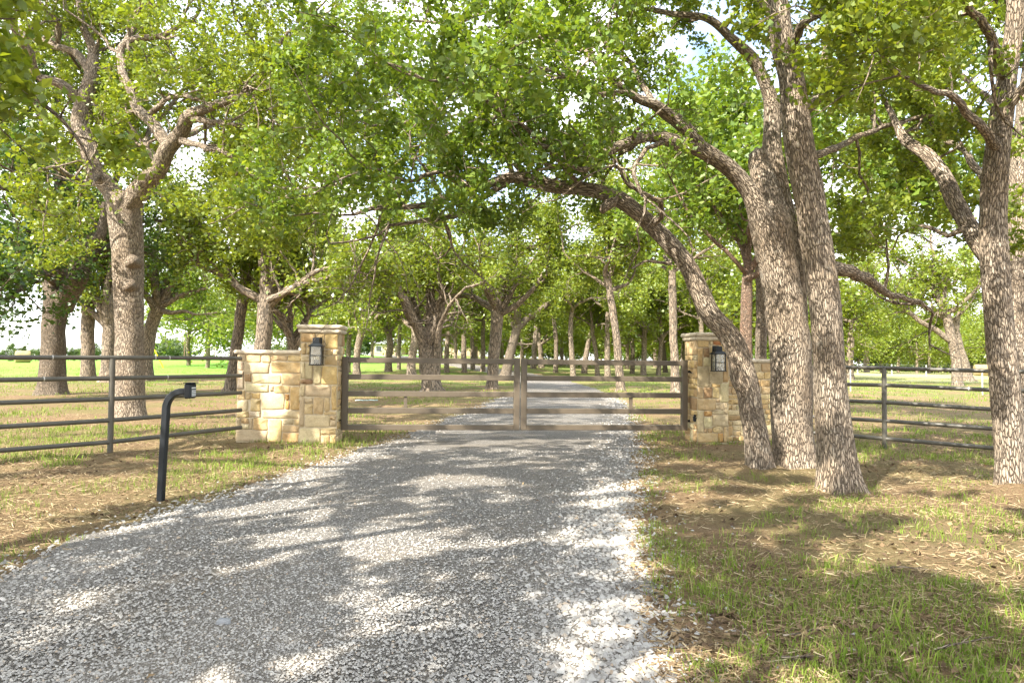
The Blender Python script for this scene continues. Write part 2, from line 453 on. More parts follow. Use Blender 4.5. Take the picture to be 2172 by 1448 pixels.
def glass_mat():
    m, n, out = new_mat('seeded_glass')
    tr = N(n, 'ShaderNodeBsdfTransparent'); tr.inputs[0].default_value = (0.93, 0.93, 0.9, 1)
    gl = N(n, 'ShaderNodeBsdfGlossy', i_Roughness=0.08)
    tc = N(n, 'ShaderNodeTexCoord')
    n.links.new(bump_(n, noise_(n, tc.outputs['Object'], 60, 2), 0.4, 0.004), gl.inputs['Normal'])
    df = N(n, 'ShaderNodeBsdfTranslucent'); df.inputs[0].default_value = (0.85, 0.84, 0.78, 1)
    m0 = N(n, 'ShaderNodeMixShader'); m0.inputs[0].default_value = 0.22
    n.links.new(tr.outputs[0], m0.inputs[1]); n.links.new(df.outputs[0], m0.inputs[2])
    mx = N(n, 'ShaderNodeMixShader'); mx.inputs[0].default_value = 0.12
    n.links.new(m0.outputs[0], mx.inputs[1]); n.links.new(gl.outputs[0], mx.inputs[2])
    n.links.new(mx.outputs[0], out.inputs[0])
    return m
M['glass'] = glass_mat()

# ------------------------------------------------------------------ ground + driveway
def axis(near, dn, far, g):
    v = [0.0]; s = dn
    while v[-1] < far:
        if v[-1] > near: s *= g
        v.append(v[-1] + min(s, 5.0 if v[-1] < 220 else 1e9))
    return np.array(v)
ax = axis(8, 0.20, 1800, 1.12)
xs = np.concatenate([-ax[:0:-1], ax])
ys = np.concatenate([-axis(3, 0.3, 400, 1.25)[:0:-1], axis(13, 0.20, 2500, 1.08)])
XX, YY = np.meshgrid(xs, ys)
V = np.stack([XX, YY, ground(XX, YY)], -1).reshape(-1, 3)
nx, ny = len(xs), len(ys)
ii = (np.arange(ny - 1)[:, None] * nx + np.arange(nx - 1)[None, :]).ravel()
g = put('ground', mesh_np('ground', V, [np.stack([ii, ii + 1, ii + nx + 1, ii + nx], 1)], M['ground'], True))
tag(g, kind='structure')

ry = np.concatenate([np.arange(-14, 16, 0.2), np.arange(16, 60, 0.6), np.arange(60, 141, 2.0)])
NC = 17
t = np.linspace(0, 1, NC)
rv = []
for y in ry:
    wob = 0.10 * math.sin(2.3 * y) + 0.06 * math.sin(5.9 * y + 1) + 0.04 * math.sin(11 * y)
    wob2 = 0.09 * math.sin(2.9 * y + 2) + 0.06 * math.sin(6.7 * y) + 0.04 * math.sin(13 * y)
    l, r = road_l(y) + wob, road_r(y) + wob2
    x = l + (r - l) * t
    z = rise(x, np.full(NC, y)) + 0.006 + 0.034 * (1 - (2 * t - 1) ** 2) - 0.012 * (np.exp(-((t - 0.27) / 0.09) ** 2) + np.exp(-((t - 0.73) / 0.09) ** 2))
    rv.append(np.stack([x, np.full(NC, y), z], 1))
ii = (np.arange(len(ry) - 1)[:, None] * NC + np.arange(NC - 1)[None, :]).ravel()
d = put('driveway', mesh_np('driveway', np.concatenate(rv), [np.stack([ii, ii + 1, ii + NC + 1, ii + NC], 1)], M['road'], True))
tag(d, kind='structure')

def road_z(x, y):
    l, r = road_l(y), road_r(y)
    t = np.clip((x - l) / (r - l), 0, 1)
    return rise(x, y) + 0.006 + 0.034 * (1 - (2 * t - 1) ** 2)


# ------------------------------------------------------------------ trees
def catmull(c, step):
    c = np.asarray(c, float)
    p = np.concatenate([[2 * c[0] - c[1]], c, [2 * c[-1] - c[-2]]])
    out = []
    for i in range(1, len(p) - 2):
        L = np.linalg.norm(p[i + 1, :3] - p[i, :3])
        n = max(1, int(round(L / step)))
        u = (np.arange(n) / n)[:, None]
        a, b, q, e = p[i - 1], p[i], p[i + 1], p[i + 2]
        out.append(0.5 * (2 * b + (q - a) * u + (2 * a - 5 * b + 4 * q - e) * u ** 2 + (3 * b - a - 3 * q + e) * u ** 3))
    out.append(p[-2][None])
    return np.concatenate(out)

def unit(v): return v / (np.linalg.norm(v) + 1e-9)

class Tree:
    def __init__(s, seed, maxlvl=3, dens=(2.4, 4.0, 5.0), lens=(1.7, 0.75, 0.34), up=0.25, spread=0.10, twigmesh=True, clear=0.0, away=0.0):
        s.away = away
        s.rng = np.random.default_rng(seed)
        s.V, s.F, s.T, s.B, s.n, s.cl = [], [], [], [], 0, []
        s.maxlvl, s.dens, s.lens, s.up, s.spread, s.twigmesh = maxlvl, dens, lens, up, spread, twigmesh
        s.thick, s.clear = [], clear

    def tube(s, pts, rad, sides, lump=0.0, flare=0.0, cap=False):
        pts = np.asarray(pts, float); rad = np.asarray(rad, float)
        k = len(pts)
        tan = np.gradient(pts, axis=0); tan /= np.linalg.norm(tan, axis=1)[:, None] + 1e-9
        m = np.abs(tan).max(axis=0)
        ref = np.zeros(3); ref[np.argmin(m)] = 1
        a = np.cross(tan, ref); a /= np.linalg.norm(a, axis=1)[:, None] + 1e-9
        b = np.cross(tan, a)
        w = np.linspace(0, 2 * math.pi, sides, endpoint=False)
        ln = np.concatenate([[0], np.cumsum(np.linalg.norm(np.diff(pts, axis=0), axis=1))])
        rr = rad[:, None] * np.ones(sides)
        if lump > 0:
            ph = s.rng.uniform(0, 6.28, 8)
            W, Ln = np.meshgrid(w, ln)
            rr = rr * (1 + lump * (0.5 * np.sin(2 * W + 1.3 * Ln + ph[0]) + 0.4 * np.sin(3 * W - 2.1 * Ln + ph[1]) + 0.35 * np.sin(W + 4.3 * Ln + ph[2]) + 0.3 * np.sin(5 * W + 3.1 * Ln + ph[3]) + 0.25 * np.sin(4 * W - 7.9 * Ln + ph[4]) + 0.2 * np.sin(7 * W + 11 * Ln + ph[5])))
        if flare > 0:
            W, Ln = np.meshgrid(w, ln)
            ph = s.rng.uniform(0, 6.28, 2)
            rr = rr * (1 + flare * 1.6 * np.exp(-Ln / 0.17) * (1 + 0.6 * np.sin(5 * W + ph[0]) + 0.45 * np.sin(3 * W + ph[1])))
        ring = pts[:, None, :] + rr[:, :, None] * (np.cos(w)[None, :, None] * a[:, None, :] + np.sin(w)[None, :, None] * b[:, None, :])
        bk = np.stack([np.cos(w)[None, :] * rad[:, None], np.sin(w)[None, :] * rad[:, None], np.repeat(ln[:, None], sides, 1)], -1) + s.rng.uniform(-5, 5, 3)
        base = s.n
        s.V.append(ring.reshape(-1, 3)); s.B.append(bk.reshape(-1, 3)); s.n += k * sides
        i = np.arange(k - 1)[:, None] * sides; j = np.arange(sides)[None, :]; j2 = (np.arange(sides) + 1) % sides
        s.F.append((np.stack([i + j, i + j2[None, :], i + sides + j2[None, :], i + sides + j], -1).reshape(-1, 4)) + base)
        if cap:
            s.V.append(pts[-1:] + tan[-1:] * rad[-1] * 0.4); s.B.append(bk[-1, :1]); top = base + (k - 1) * sides
            s.T.append(np.stack([top + np.arange(sides), top + j2, np.full(sides, s.n)], 1)); s.n += 1

    def limb(s, ctrl, sides=10, step=0.12, wig=0.0, lump=0.10, flare=0.0, spawn=None, cap=False, dens=None, lscale=1.0):
        """ctrl rows (x,y,z,r). spawn = (t0,t1): stretch that carries branches"""
        c = catmull(ctrl, step)
        if wig > 0:
            k = len(c); u = np.linspace(0, 1, k)
            for ax_ in range(3):
                a = s.rng.uniform(-1, 1, 4); ph = s.rng.uniform(0, 6.28, 4)
                c[:, ax_] += wig * np.minimum(1, u * 4) * sum(a[q] * np.sin((3 + 4 * q) * u * 3 + ph[q]) / (1 + 0.6 * q) for q in range(4))
        s.tube(c[:, :3], np.maximum(c[:, 3], 0.004), sides, lump, flare, cap)
        if s.clear > 0 and (c[:, 3] > 0.055).any(): s.thick.append(c[c[:, 3] > 0.055])
        if spawn:
            ln = np.concatenate([[0], np.cumsum(np.linalg.norm(np.diff(c[:, :3], axis=0), axis=1))])
            L = ln[-1]; dd = dens or s.dens[0]
            for q in range(max(1, int(round(L * (spawn[1] - spawn[0]) * dd)))):
                tt = s.rng.uniform(*spawn)
                i = int(np.clip(np.searchsorted(ln, tt * L), 1, len(c) - 1))
                d = unit(c[i, :3] - c[i - 1, :3])
                s.branch(c[i, :3], s.side(d, 0.75), s.lens[0] * s.rng.uniform(0.55, 1.25) * lscale, min(c[i, 3] * 0.55, 0.06), 1)
            d = unit(c[-1, :3] - c[-2, :3])
            for q in range(2): s.branch(c[-1, :3], unit(d + s.rng.normal(0, 0.4, 3)), s.lens[0] * lscale, c[-1, 3], 1)
        return c

    def side(s, d, amt):
        v = s.rng.normal(0, 1, 3); v -= d * v.dot(d)
        return unit(d * (1 - amt) + unit(v) * amt + np.array([0, s.away, s.up]))

    def branch(s, p, d, L, r, lvl):
        rng = s.rng
        n = (0, 6, 4, 2)[lvl]
        pts = [p]
        for q in range(n):
            d = unit(d + rng.normal(0, 0.30, 3) + np.array([0, 0, 0.05 if lvl < 3 else -0.05]))
            pts.append(pts[-1] + d * L / n)
        pts = np.array(pts)
        rad = np.linspace(r, max(r * 0.3, 0.003), n + 1)
        if lvl < 3 or s.twigmesh:
            s.tube(pts, rad, (0, 5, 3, 3)[lvl] if s.maxlvl == 3 else (0, 4, 3)[lvl])
        if lvl < s.maxlvl:
            k = max(2, int(round(L * s.dens[lvl])))
            for q in range(k):
                tt = rng.uniform(0.25, 1.0) * n
                i = min(int(tt), n - 1); pp = pts[i] + (pts[i + 1] - pts[i]) * (tt - i)
                s.branch(pp, s.side(unit(pts[i + 1] - pts[i]), 0.6), s.lens[lvl] * rng.uniform(0.6, 1.3), rad[i] * 0.5, lvl + 1)
        if lvl >= s.maxlvl - 1:
            for q in ((1, 2, 3) if lvl == s.maxlvl else (2, 3)):
                u = min(1.0, rng.uniform(0.25, 1.05)) * n
                i = min(int(u), n - 1)
                s.cl.append(pts[i] + (pts[i + 1] - pts[i]) * (u - i))

    def finish(s, name, label, base, nleaf, size, bark='bark', leaf='leaf', shape='kite', group=None, upb=0.45, minz=-9, near=False):
        rng = s.rng
        root = empty(name, base)
        tag(root, label, 'tree', group)
        off = np.array(base)
        me = mesh_np('trunk', np.concatenate(s.V) - off, [np.concatenate(s.F)] + ([np.concatenate(s.T)] if s.T else []), M[bark], True, {'bark': np.concatenate(s.B)})
        put('trunk', me, root)
        cl = np.array(s.cl)
        cl = cl[cl[:, 2] > base[2] + minz]
        if s.clear > 0: THICK.extend(s.thick)
        args = (cl, nleaf, size, rng, shape, upb, M[leaf], off, s.spread, root, s.clear)
        if near: LATER.append(args)
        else: make_crown(*args)
        return root

THICK, LATER = [], []
def make_crown(cl, nleaf, size, rng, shape, upb, mat, off, spread, root, clear, prune=True):
    if THICK and clear > 0:
        tp = np.concatenate(THICK)[::2]
        td = tp[:, :3] - CAM
        dist = np.linalg.norm(td, axis=1); td /= dist[:, None]
        ang = (tp[:, 3] * 0.9 + clear) / dist
        ok = np.ones(len(cl), bool)
        for a in range(0, len(cl), 2000):
            v = cl[a:a + 2000] - CAM; dv = np.linalg.norm(v, axis=1); v = v / dv[:, None]
            sep = np.sqrt(np.maximum(0, 2 - 2 * v @ td.T))
            ok[a:a + 2000] = ~((sep < ang[None]) & (dv[:, None] < dist[None] + 0.25)).any(1)
        ok |= rng.random(len(cl)) < 0.10
        cl = cl[ok]
    c = cl[rng.integers(0, len(cl), nleaf)] + rng.normal(0, spread, (nleaf, 3)) - off
    me = leaves(c, size, rng, shape, upb, mat)
    cr = put('crown', me, root)
    cr['kind'] = 'stuff'

SHAPES = {  # outline of one leaf, length along +y 0..1
    'kite': (np.array([[0, 0], [0.33, 0.58], [0, 1], [-0.33, 0.58]]), 0.12),
    'lobe': (np.array([[0, 0], [0.42, 0.52], [0.17, 0.66], [0.03, 1.02], [-0.18, 0.68], [-0.40, 0.54]]), 0.10)}
def leaves(c, size, rng, shape, upb, mat):
    n = len(c)
    prof, fold = SHAPES[shape]
    nor = rng.normal(0, 1, (n, 3)); nor[:, 2] += upb * 2
    nor /= np.linalg.norm(nor, axis=1)[:, None]
    a = rng.normal(0, 1, (n, 3)); a -= nor * (a * nor).sum(1)[:, None]; a /= np.linalg.norm(a, axis=1)[:, None]
    b = np.cross(nor, a)
    sz = size * rng.uniform(0.6, 1.25, n)
    k = len(prof)
    px = prof[:, 0][None, :, None]; py = (prof[:, 1] - 0.5)[None, :, None]
    v = c[:, None, :] + sz[:, None, None] * (px * b[:, None, :] + py * a[:, None, :] + fold * np.abs(px) * 1.6 * nor[:, None, :] - 0.10 * py * py * 4 * nor[:, None, :])
    return mesh_np('crown', v.reshape(-1, 3), [np.arange(n * k).reshape(n, k)], mat, False)

def PX(rows, Y):           # photo-measured limb -> world control points with radius
    out = []
    for px, py, dy, w in rows:
        y = Y + dy
        out.append(np.append(P(px, py, y), w * y / F_PX / 2))
    return out

# ---- the big forked oak left of the drive
b = G(278, 892); Y = b[1]
T = Tree(11, twigmesh=False, clear=0.10, away=0.32, dens=(2.5, 4.2, 5.0), lens=(1.7, 0.75, 0.34), spread=0.08)
T.limb(PX([(278, 897, 0, 64), (276, 850, 0, 58), (274, 700, 0, 56), (272, 600, 0, 58), (270, 500, 0, 62), (265, 430, 0, 70), (264, 412, 0, 60)], Y), 24, 0.07, 0.01, 0.05, 0.14)
for px_, py_ in ((281, 556), (275, 607)):
    p = P(px_, py_, Y - 0.24); q = P(px_ + 3, py_ - 1, Y - 0.33)
    T.limb([np.append(P(px_, py_, Y - 0.1), 0.20), np.append(p, 0.13), np.append(q, 0.05)], 10, 0.05, 0, 0.15, 0, None, True)
LEFT = [(264, 452, 0, 52), (238, 405, .2, 40), (205, 362, .3, 36), (183, 312, .4, 34), (168, 270, .5, 33), (176, 225, .5, 31), (185, 185, .5, 29), (195, 140, .6, 23), (198, 100, .8, 18), (175, 50, 1, 14), (160, -20, 1.2, 10)]
T.limb(PX(LEFT, Y), 14, 0.10, 0.03, 0.1, 0, (0.35, 1))
T.limb(PX([(170, 215, .5, 24), (130, 178, .2, 19), (80, 158, 0, 17), (65, 115, -.3, 16), (38, 84, -.6, 14), (18, 32, -.9, 11), (-10, -10, -1.1, 8)], Y), 10, 0.1, 0.03, 0.1, 0, (0.3, 1))
T.limb(PX([(190, 155, .6, 19), (160, 112, .8, 16), (115, 98, 1, 13), (60, 80, 1.3, 9), (10, 95, 1.6, 6)], Y), 8, 0.1, 0.03, 0.1, 0, (0.3, 1))
T.limb(PX([(120, 100, 1, 12), (125, 62, .8, 12), (100, 22, .5, 9), (55, -30, .3, 6)], Y), 8, 0.1, 0.03, 0.1, 0, (0.2, 1))
RIGHT = [(266, 448, 0, 50), (295, 405, -.2, 42), (330, 365, -.4, 36), (357, 320, -.6, 32), (385, 285, -.8, 30), (402, 248, -1, 26), (445, 225, -1.2, 20), (500, 205, -1.5, 15), (545, 170, -1.8, 11), (590, 100, -2, 8)]
T.limb(PX(RIGHT, Y), 14, 0.1, 0.03, 0.1, 0, (0.45, 1))
T.limb(PX([(360, 315, -.6, 25), (322, 258, -.4, 23), (292, 232, -.3, 21), (280, 195, -.3, 20), (262, 160, -.2, 18), (254, 112, 0, 16), (275, 85, 0, 14), (335, 78, 0, 12), (378, 58, 0, 10), (410, 45, .1, 7)], Y), 12, 0.1, 0.02, 0.1, 0, (0.35, 1))
T.limb(PX([(290, 235, -.3, 12), (262, 245, -.1, 11), (240, 280, .2, 10), (215, 240, .5, 8), (190, 215, .6, 5)], Y), 8, 0.1, 0.02, 0.1, 0, (0.2, 1))
T.limb(PX([(320, 240, -.4, 13), (370, 205, -.9, 11), (430, 205, -1.5, 9), (500, 195, -2.0, 6)], Y), 8, 0.1, 0.03, 0.1, 0, (0.2, 1))
T.limb(PX([(385, 300, -.9, 15), (430, 310, -1.4, 12), (495, 330, -2, 10), (560, 390, -2.6, 8), (630, 400, -3, 6)], Y), 8, 0.1, 0.04, 0.1, 0, (0.15, 1))
T.limb(PX([(340, 345, -.4, 16), (310, 310, .6, 13), (330, 260, 1.8, 10), (400, 180, 2.8, 7)], Y), 8, 0.1, 0.04, 0.1, 0, (0.15, 1))
T.limb(PX([(215, 375, .3, 14), (180, 385, -.8, 11), (120, 360, -1.9, 9), (60, 370, -2.7, 6)], Y), 8, 0.1, 0.04, 0.1, 0, (0.2, 1))
T.limb(PX([(250, 110, .2, 12), (310, 30, .5, 10), (420, -40, .6, 8), (520, -90, .6, 6)], Y), 8, 0.1, 0.04, 0.1, 0, (0.1, 1))
T.limb(PX([(545, 170, -1.6, 9), (600, 160, -1.3, 8), (660, 120, -1.0, 7), (700, 60, -1, 5)], Y), 8, 0.1, 0.04, 0.1, 0, (0.1, 1))
T.limb(PX([(402, 250, -1, 16), (470, 262, -1.3, 12), (570, 275, -1.2, 9), (680, 262, -1.0, 6)], Y), 8, 0.1, 0.04, 0.1, 0, (0.2, 1))
T.limb(PX([(560, 275, -1.2, 9), (630, 320, -.6, 8), (700, 310, 0, 6), (760, 330, .4, 4)], Y), 8, 0.1, 0.04, 0.1, 0, (0.1, 1))
T.limb(PX([(385, 290, .2, 15), (450, 265, 1.4, 12), (540, 240, 2.4, 9), (650, 200, 3, 6)], Y), 8, 0.1, 0.04, 0.1, 0, (0.2, 1))
T.finish('oak_tree', 'large oak behind the left pipe fence whose trunk forks into two crooked limbs', b, 90000, 0.092, 'bark', 'leaf', 'kite', minz=2.75, near=True)

# ---- twin stemmed oak in front of the right pillar, arching over the drive
b = G(1688, 992); Y = b[1]
T = Tree(23, clear=0.09, away=0.22, dens=(2.2, 4.0, 5.0), lens=(1.2, 0.6, 0.28), spread=0.06)
T.limb(PX([(1686, 1003, 0, 90), (1684, 950, 0, 85), (1680, 880, 0, 83), (1675, 740, 0, 82), (1664, 640, 0, 76), (1650, 560, 0, 75), (1640, 510, 0, 80), (1632, 470, 0, 84), (1628, 440, 0, 66)], Y), 28, 0.06, 0.01, 0.06, 0.18)
MAIN = [(1640, 545, 0, 70), (1618, 470, -.1, 54), (1590, 407, -.2, 40), (1543, 357, -.3, 36), (1497, 324, -.45, 37), (1456, 306, -.55, 34), (1406, 293, -.7, 28), (1365, 291, -.8, 23), (1298, 316, -1, 20), (1268, 337, -1.2, 16), (1240, 360, -1.4, 11), (1200, 350, -1.6, 7)]
T.limb(PX(MAIN, Y), 16, 0.06, 0.01, 0.1, 0, (0.55, 1))
T.limb(PX([(1482, 312, -.5, 33), (1450, 268, -.6, 31), (1410, 238, -.7, 27), (1388, 222, -.8, 24), (1340, 200, -.9, 18), (1290, 160, -1, 14), (1240, 110, -.8, 11), (1150, 80, -.6, 8)], Y), 12, 0.08, 0.02, 0.1, 0, (0.25, 1))
T.limb(PX([(1645, 480, .1, 62), (1622, 400, .2, 46), (1612, 350, .3, 42), (1606, 322, .3, 36)], Y), 14, 0.06, 0.01, 0.16, 0, None, True)
T.limb(PX([(1700, 940, .32, 22), (1702, 800, .36, 24), (1697, 640, .42, 26), (1690, 520, .5, 28), (1665, 430, .6, 30), (1640, 330, .7, 40), (1640, 250, .7, 38), (1632, 200, .7, 30), (1600, 130, .6, 26), (1550, 80, .4, 20), (1500, 40, .2, 15), (1420, 30, 0, 11), (1330, 10, -.3, 8)], Y), 14, 0.07, 0.01, 0.12, 0, (0.72, 1))
T.limb(PX([(1340, 200, -.9, 14), (1260, 190, -1.6, 11), (1160, 150, -2.2, 9), (1060, 170, -2.6, 6)], Y), 8, 0.08, 0.03, 0.1, 0, (0.1, 1))
T.limb(PX([(1268, 335, -1.2, 12), (1180, 300, -.4, 10), (1080, 290, .3, 8), (980, 240, .8, 6)], Y), 8, 0.08, 0.03, 0.1, 0, (0.1, 1))
T.limb(PX([(1390, 225, -.8, 14), (1320, 120, .2, 11), (1200, 50, .8, 9), (1080, 20, 1.2, 8), (960, 50, 1.4, 7), (860, 40, 1.6, 5)], Y), 8, 0.08, 0.04, 0.1, 0, (0.15, 1))
T.limb(PX([(1420, 292, -.6, 12), (1370, 320, -1.0, 10), (1345, 370, -1.2, 9), (1370, 420, -1.3, 6)], Y), 8, 0.08, 0.02, 0.1, 0, (0.3, 1))
LEAN = [(x_, y_, d_, w_) for x_, y_, d_, w_ in [(1613, 1008, -.3, 52), (1606, 940, -.3, 50), (1595, 880, -.3, 46), (1585, 828, -.3, 48), (1575, 800, -.3, 55), (1567, 760, -.3, 48), (1557, 730, -.3, 46), (1538, 700, -.3, 44), (1503, 658, -.3, 44), (1464, 573, -.3, 39), (1434, 531, -.3, 38), (1395, 490, -.3, 36), (1352, 450, -.4, 34), (1312, 422, -.4, 35), (1253, 403, -.5, 30), (1180, 396, -.5, 29), (1132, 386, -.6, 31), (1088, 377, -.7, 25), (1050, 387, -.8, 19), (1000, 405, -.9, 16), (940, 425, -1, 14), (880, 438, -1.2, 13), (800, 440, -1.4, 11), (750, 455, -1.5, 6)]]
T.limb(PX(LEAN, Y), 20, 0.06, 0.006, 0.055, 0.18, (0.66, 1))
T.limb(PX([(1300, 425, -.6, 26), (1282, 440, -.75, 20), (1278, 448, -.8, 14)], Y), 10, 0.04, 0, 0.1, 0, None, True)
T.limb(PX([(1085, 378, -.7, 17), (1020, 425, -.9, 14), (950, 462, -1.1, 12), (890, 472, -1.4, 9), (830, 475, -1.6, 6)], Y), 8, 0.08, 0.03, 0.1, 0, (0.2, 1))
T.limb(PX([(1120, 380, -.6, 15), (1060, 320, -.2, 12), (980, 290, 0.3, 10), (880, 260, .6, 8), (790, 270, .8, 5)], Y), 8, 0.08, 0.04, 0.1, 0, (0.1, 1))
T.limb(PX([(1235, 395, -.5, 14), (1170, 330, -1.2, 11), (1090, 250, -1.9, 9), (1000, 190, -2.4, 7), (900, 170, -2.8, 5)], Y), 8, 0.08, 0.04, 0.1, 0, (0.1, 1))
T.limb(PX([(1385, 490, -.3, 14), (1400, 440, -.7, 11), (1350, 400, -1.2, 9), (1300, 350, -1.6, 6)], Y), 8, 0.08, 0.03, 0.1, 0, (0.25, 1))
T.limb(PX([(1000, 405, -.9, 10), (930, 370, -1.3, 9), (860, 380, -1.8, 7), (780, 360, -2.2, 5)], Y), 8, 0.08, 0.03, 0.1, 0, (0.1, 1))
T.limb(PX([(1410, 545, -.3, 10), (1420, 560, -.7, 8), (1372, 552, -.9, 6), (1340, 570, -1, 4)], Y), 6, 0.06, 0.01, 0.1, 0, None)
T.finish('oak_tree', 'twin stemmed oak in front of the right pillar, its leaning stem arching over the drive', b, 62000, 0.068, 'bark', 'leaf_green', 'kite', minz=2.75, near=True)

# ---- tall straight oak right next to it
b = G(1778, 1046); Y = b[1]
T = Tree(31, clear=0.09, away=0.15, dens=(1.9, 4.0, 5.0), lens=(1.3, 0.6, 0.28), spread=0.06)
T.limb(PX([(1779, 1056, 0, 84), (1775, 1000, 0, 80), (1767, 880, 0, 72), (1757, 740, 0, 63), (1743, 600, 0, 64), (1730, 497, 0, 61), (1715, 414, 0, 60), (1698, 331, 0, 59), (1686, 249, 0, 58), (1677, 166, 0, 51), (1657, 83, 0, 50), (1646, 0, 0, 50), (1640, -60, 0, 48), (1620, -220, 0, 42), (1600, -420, 0, 34), (1570, -620, 0, 20)], Y), 28, 0.06, 0.01, 0.055, 0.2, (0.72, 1), dens=1.5)
T.limb(PX([(1752, 565, .1, 34), (1800, 575, .5, 27), (1845, 592, .8, 21), (1885, 625, 1.1, 14), (1950, 640, 1.5, 8)], Y), 10, 0.07, 0.02, 0.1, 0, (0.6, 1), dens=1.4)
T.limb(PX([(1700, 240, .1, 28), (1732, 213, .2, 22), (1747, 180, .3, 18), (1752, 100, .4, 15), (1762, 30, .5, 11), (1790, -60, .6, 8)], Y), 10, 0.07, 0.02, 0.1, 0, (0.4, 1))
T.limb(PX([(1725, 330, .1, 18), (1790, 310, .8, 14), (1860, 270, 1.5, 11), (1960, 250, 2.0, 7)], Y), 8, 0.08, 0.03, 0.1, 0, (0.25, 1))
T.limb(PX([(1668, 120, 0, 22), (1720, 40, -.5, 17), (1820, -20, -.9, 13), (1940, -60, -1.2, 9)], Y), 8, 0.08, 0.03, 0.1, 0, (0.2, 1))
T.limb(PX([(1655, 40, 0, 22), (1560, -30, .5, 17), (1430, -60, 1, 13), (1300, -60, 1.3, 9)], Y), 8, 0.08, 0.03, 0.1, 0, (0.2, 1))
T.limb(PX([(1640, -60, 0, 24), (1560, -200, -.9, 18), (1420, -330, -1.8, 13), (1300, -420, -2.6, 9)], Y), 8, 0.1, 0.05, 0.1, 0, (0.15, 1))
T.limb(PX([(1630, -150, 0, 24), (1750, -330, .9, 18), (1900, -430, 1.8, 13), (2050, -470, 2.4, 9)], Y), 8, 0.1, 0.05, 0.1, 0, (0.15, 1))
T.finish('oak_tree', 'tall straight oak trunk nearest the camera, beside the right grass verge', b, 38000, 0.070, 'bark', 'leaf', 'kite', minz=2.75, near=True)

# ---- oak by the right picture edge
b = G(2146, 1044); Y = b[1]
T = Tree(37, clear=0.09, away=0.15, dens=(1.9, 4.0, 5.0), lens=(1.3, 0.6, 0.28), spread=0.06)
T.limb(PX([(2149, 1055, 0, 66), (2144, 990, 0, 60), (2138, 913, 0, 57), (2131, 801, 0, 56), (2122, 689, 0, 53), (2110, 577, 0, 53), (2108, 497, 0, 51), (2110, 414, 0, 49), (2113, 331, 0, 46), (2122, 249, 0, 44), (2135, 170, 0, 38), (2150, 50, 0, 34), (2155, -80, 0, 30), (2170, -300, 0, 20)], Y), 24, 0.06, 0.01, 0.06, 0.2, (0.62, 1))
T.limb(PX([(2108, 560, .02, 40), (2082, 525, .1, 38), (2060, 490, .3, 36), (2025, 420, .5, 33), (1985, 350, .8, 28), (1945, 315, 1, 24), (1915, 290, 1.2, 18), (1890, 240, 1.4, 12), (1850, 150, 1.6, 8)], Y), 12, 0.07, 0.02, 0.12, 0, (0.55, 1))
T.limb(PX([(2050, 480, .3, 12), (2010, 500, .5, 10), (1960, 480, .8, 8), (1920, 490, 1, 5)], Y), 8, 0.07, 0.02, 0.1, 0, (0.3, 1))
T.limb(PX([(2112, 310, -.1, 22), (2070, 260, -.5, 18), (2010, 200, -.9, 14), (1930, 170, -1.2, 10), (1860, 110, -1.4, 6)], Y), 10, 0.07, 0.03, 0.1, 0, (0.3, 1))
T.limb(PX([(2135, 170, 0, 24), (2090, 60, -.6, 18), (2020, -30, -1.1, 14), (1920, -120, -1.5, 9)], Y), 10, 0.07, 0.03, 0.1, 0, (0.25, 1))
T.limb(PX([(2125, 250, 0, 22), (2200, 150, -.4, 18), (2300, 80, -.7, 13), (2420, 50, -.9, 8)], Y), 10, 0.07, 0.03, 0.1, 0, (0.25, 1))
T.limb(PX([(2105, 400, .1, 18), (2050, 330, .8, 14), (2000, 290, 1.6, 10), (1960, 210, 2.2, 7)], Y), 10, 0.07, 0.03, 0.1, 0, (0.25, 1))
T.finish('oak_tree', 'oak at the right edge whose trunk stands in front of the right pipe fence', b, 38000, 0.070, 'bark', 'leaf', 'kite', minz=2.75, near=True)

# ---- trunk behind the right fence, at the picture edge
base = np.array([8.95, 12.2, float(ground(8.95, 12.2))])
T = Tree(41, twigmesh=False, dens=(2.2, 4.0, 5.0), lens=(1.5, 0.7, 0.34), spread=0.12)
T.limb(PX([(2166, 935, 0, 62), (2162, 850, 0, 54), (2158, 700, 0, 50), (2160, 500, 0, 48), (2165, 350, 0, 46), (2178, 250, 0, 40), (2190, 100, 0, 30), (2200, -60, 0, 18)], 12.2), 18, 0.1, 0.01, 0.1, 0.2, (0.7, 1))
T.limb(PX([(2165, 340, 0, 24), (2120, 240, .6, 18), (2060, 180, 1.2, 13), (1990, 120, 1.8, 8)], 12.2), 8, 0.1, 0.04, 0.1, 0, (0.2, 1))
T.limb(PX([(2175, 260, 0, 24), (2260, 180, -.8, 18), (2360, 120, -1.6, 12), (2450, 60, -2.2, 8)], 12.2), 8, 0.1, 0.04, 0.1, 0, (0.2, 1))
T.limb(PX([(2160, 480, 0, 18), (2110, 430, 1.2, 13), (2040, 420, 2.2, 9), (1960, 400, 3, 6)], 12.2), 8, 0.1, 0.04, 0.1, 0, (0.3, 1))
T.finish('oak_tree', 'shaded oak trunk behind the right pipe fence, at the far right edge', base, 22000, 0.12, 'bark', 'leaf_green', 'kite')

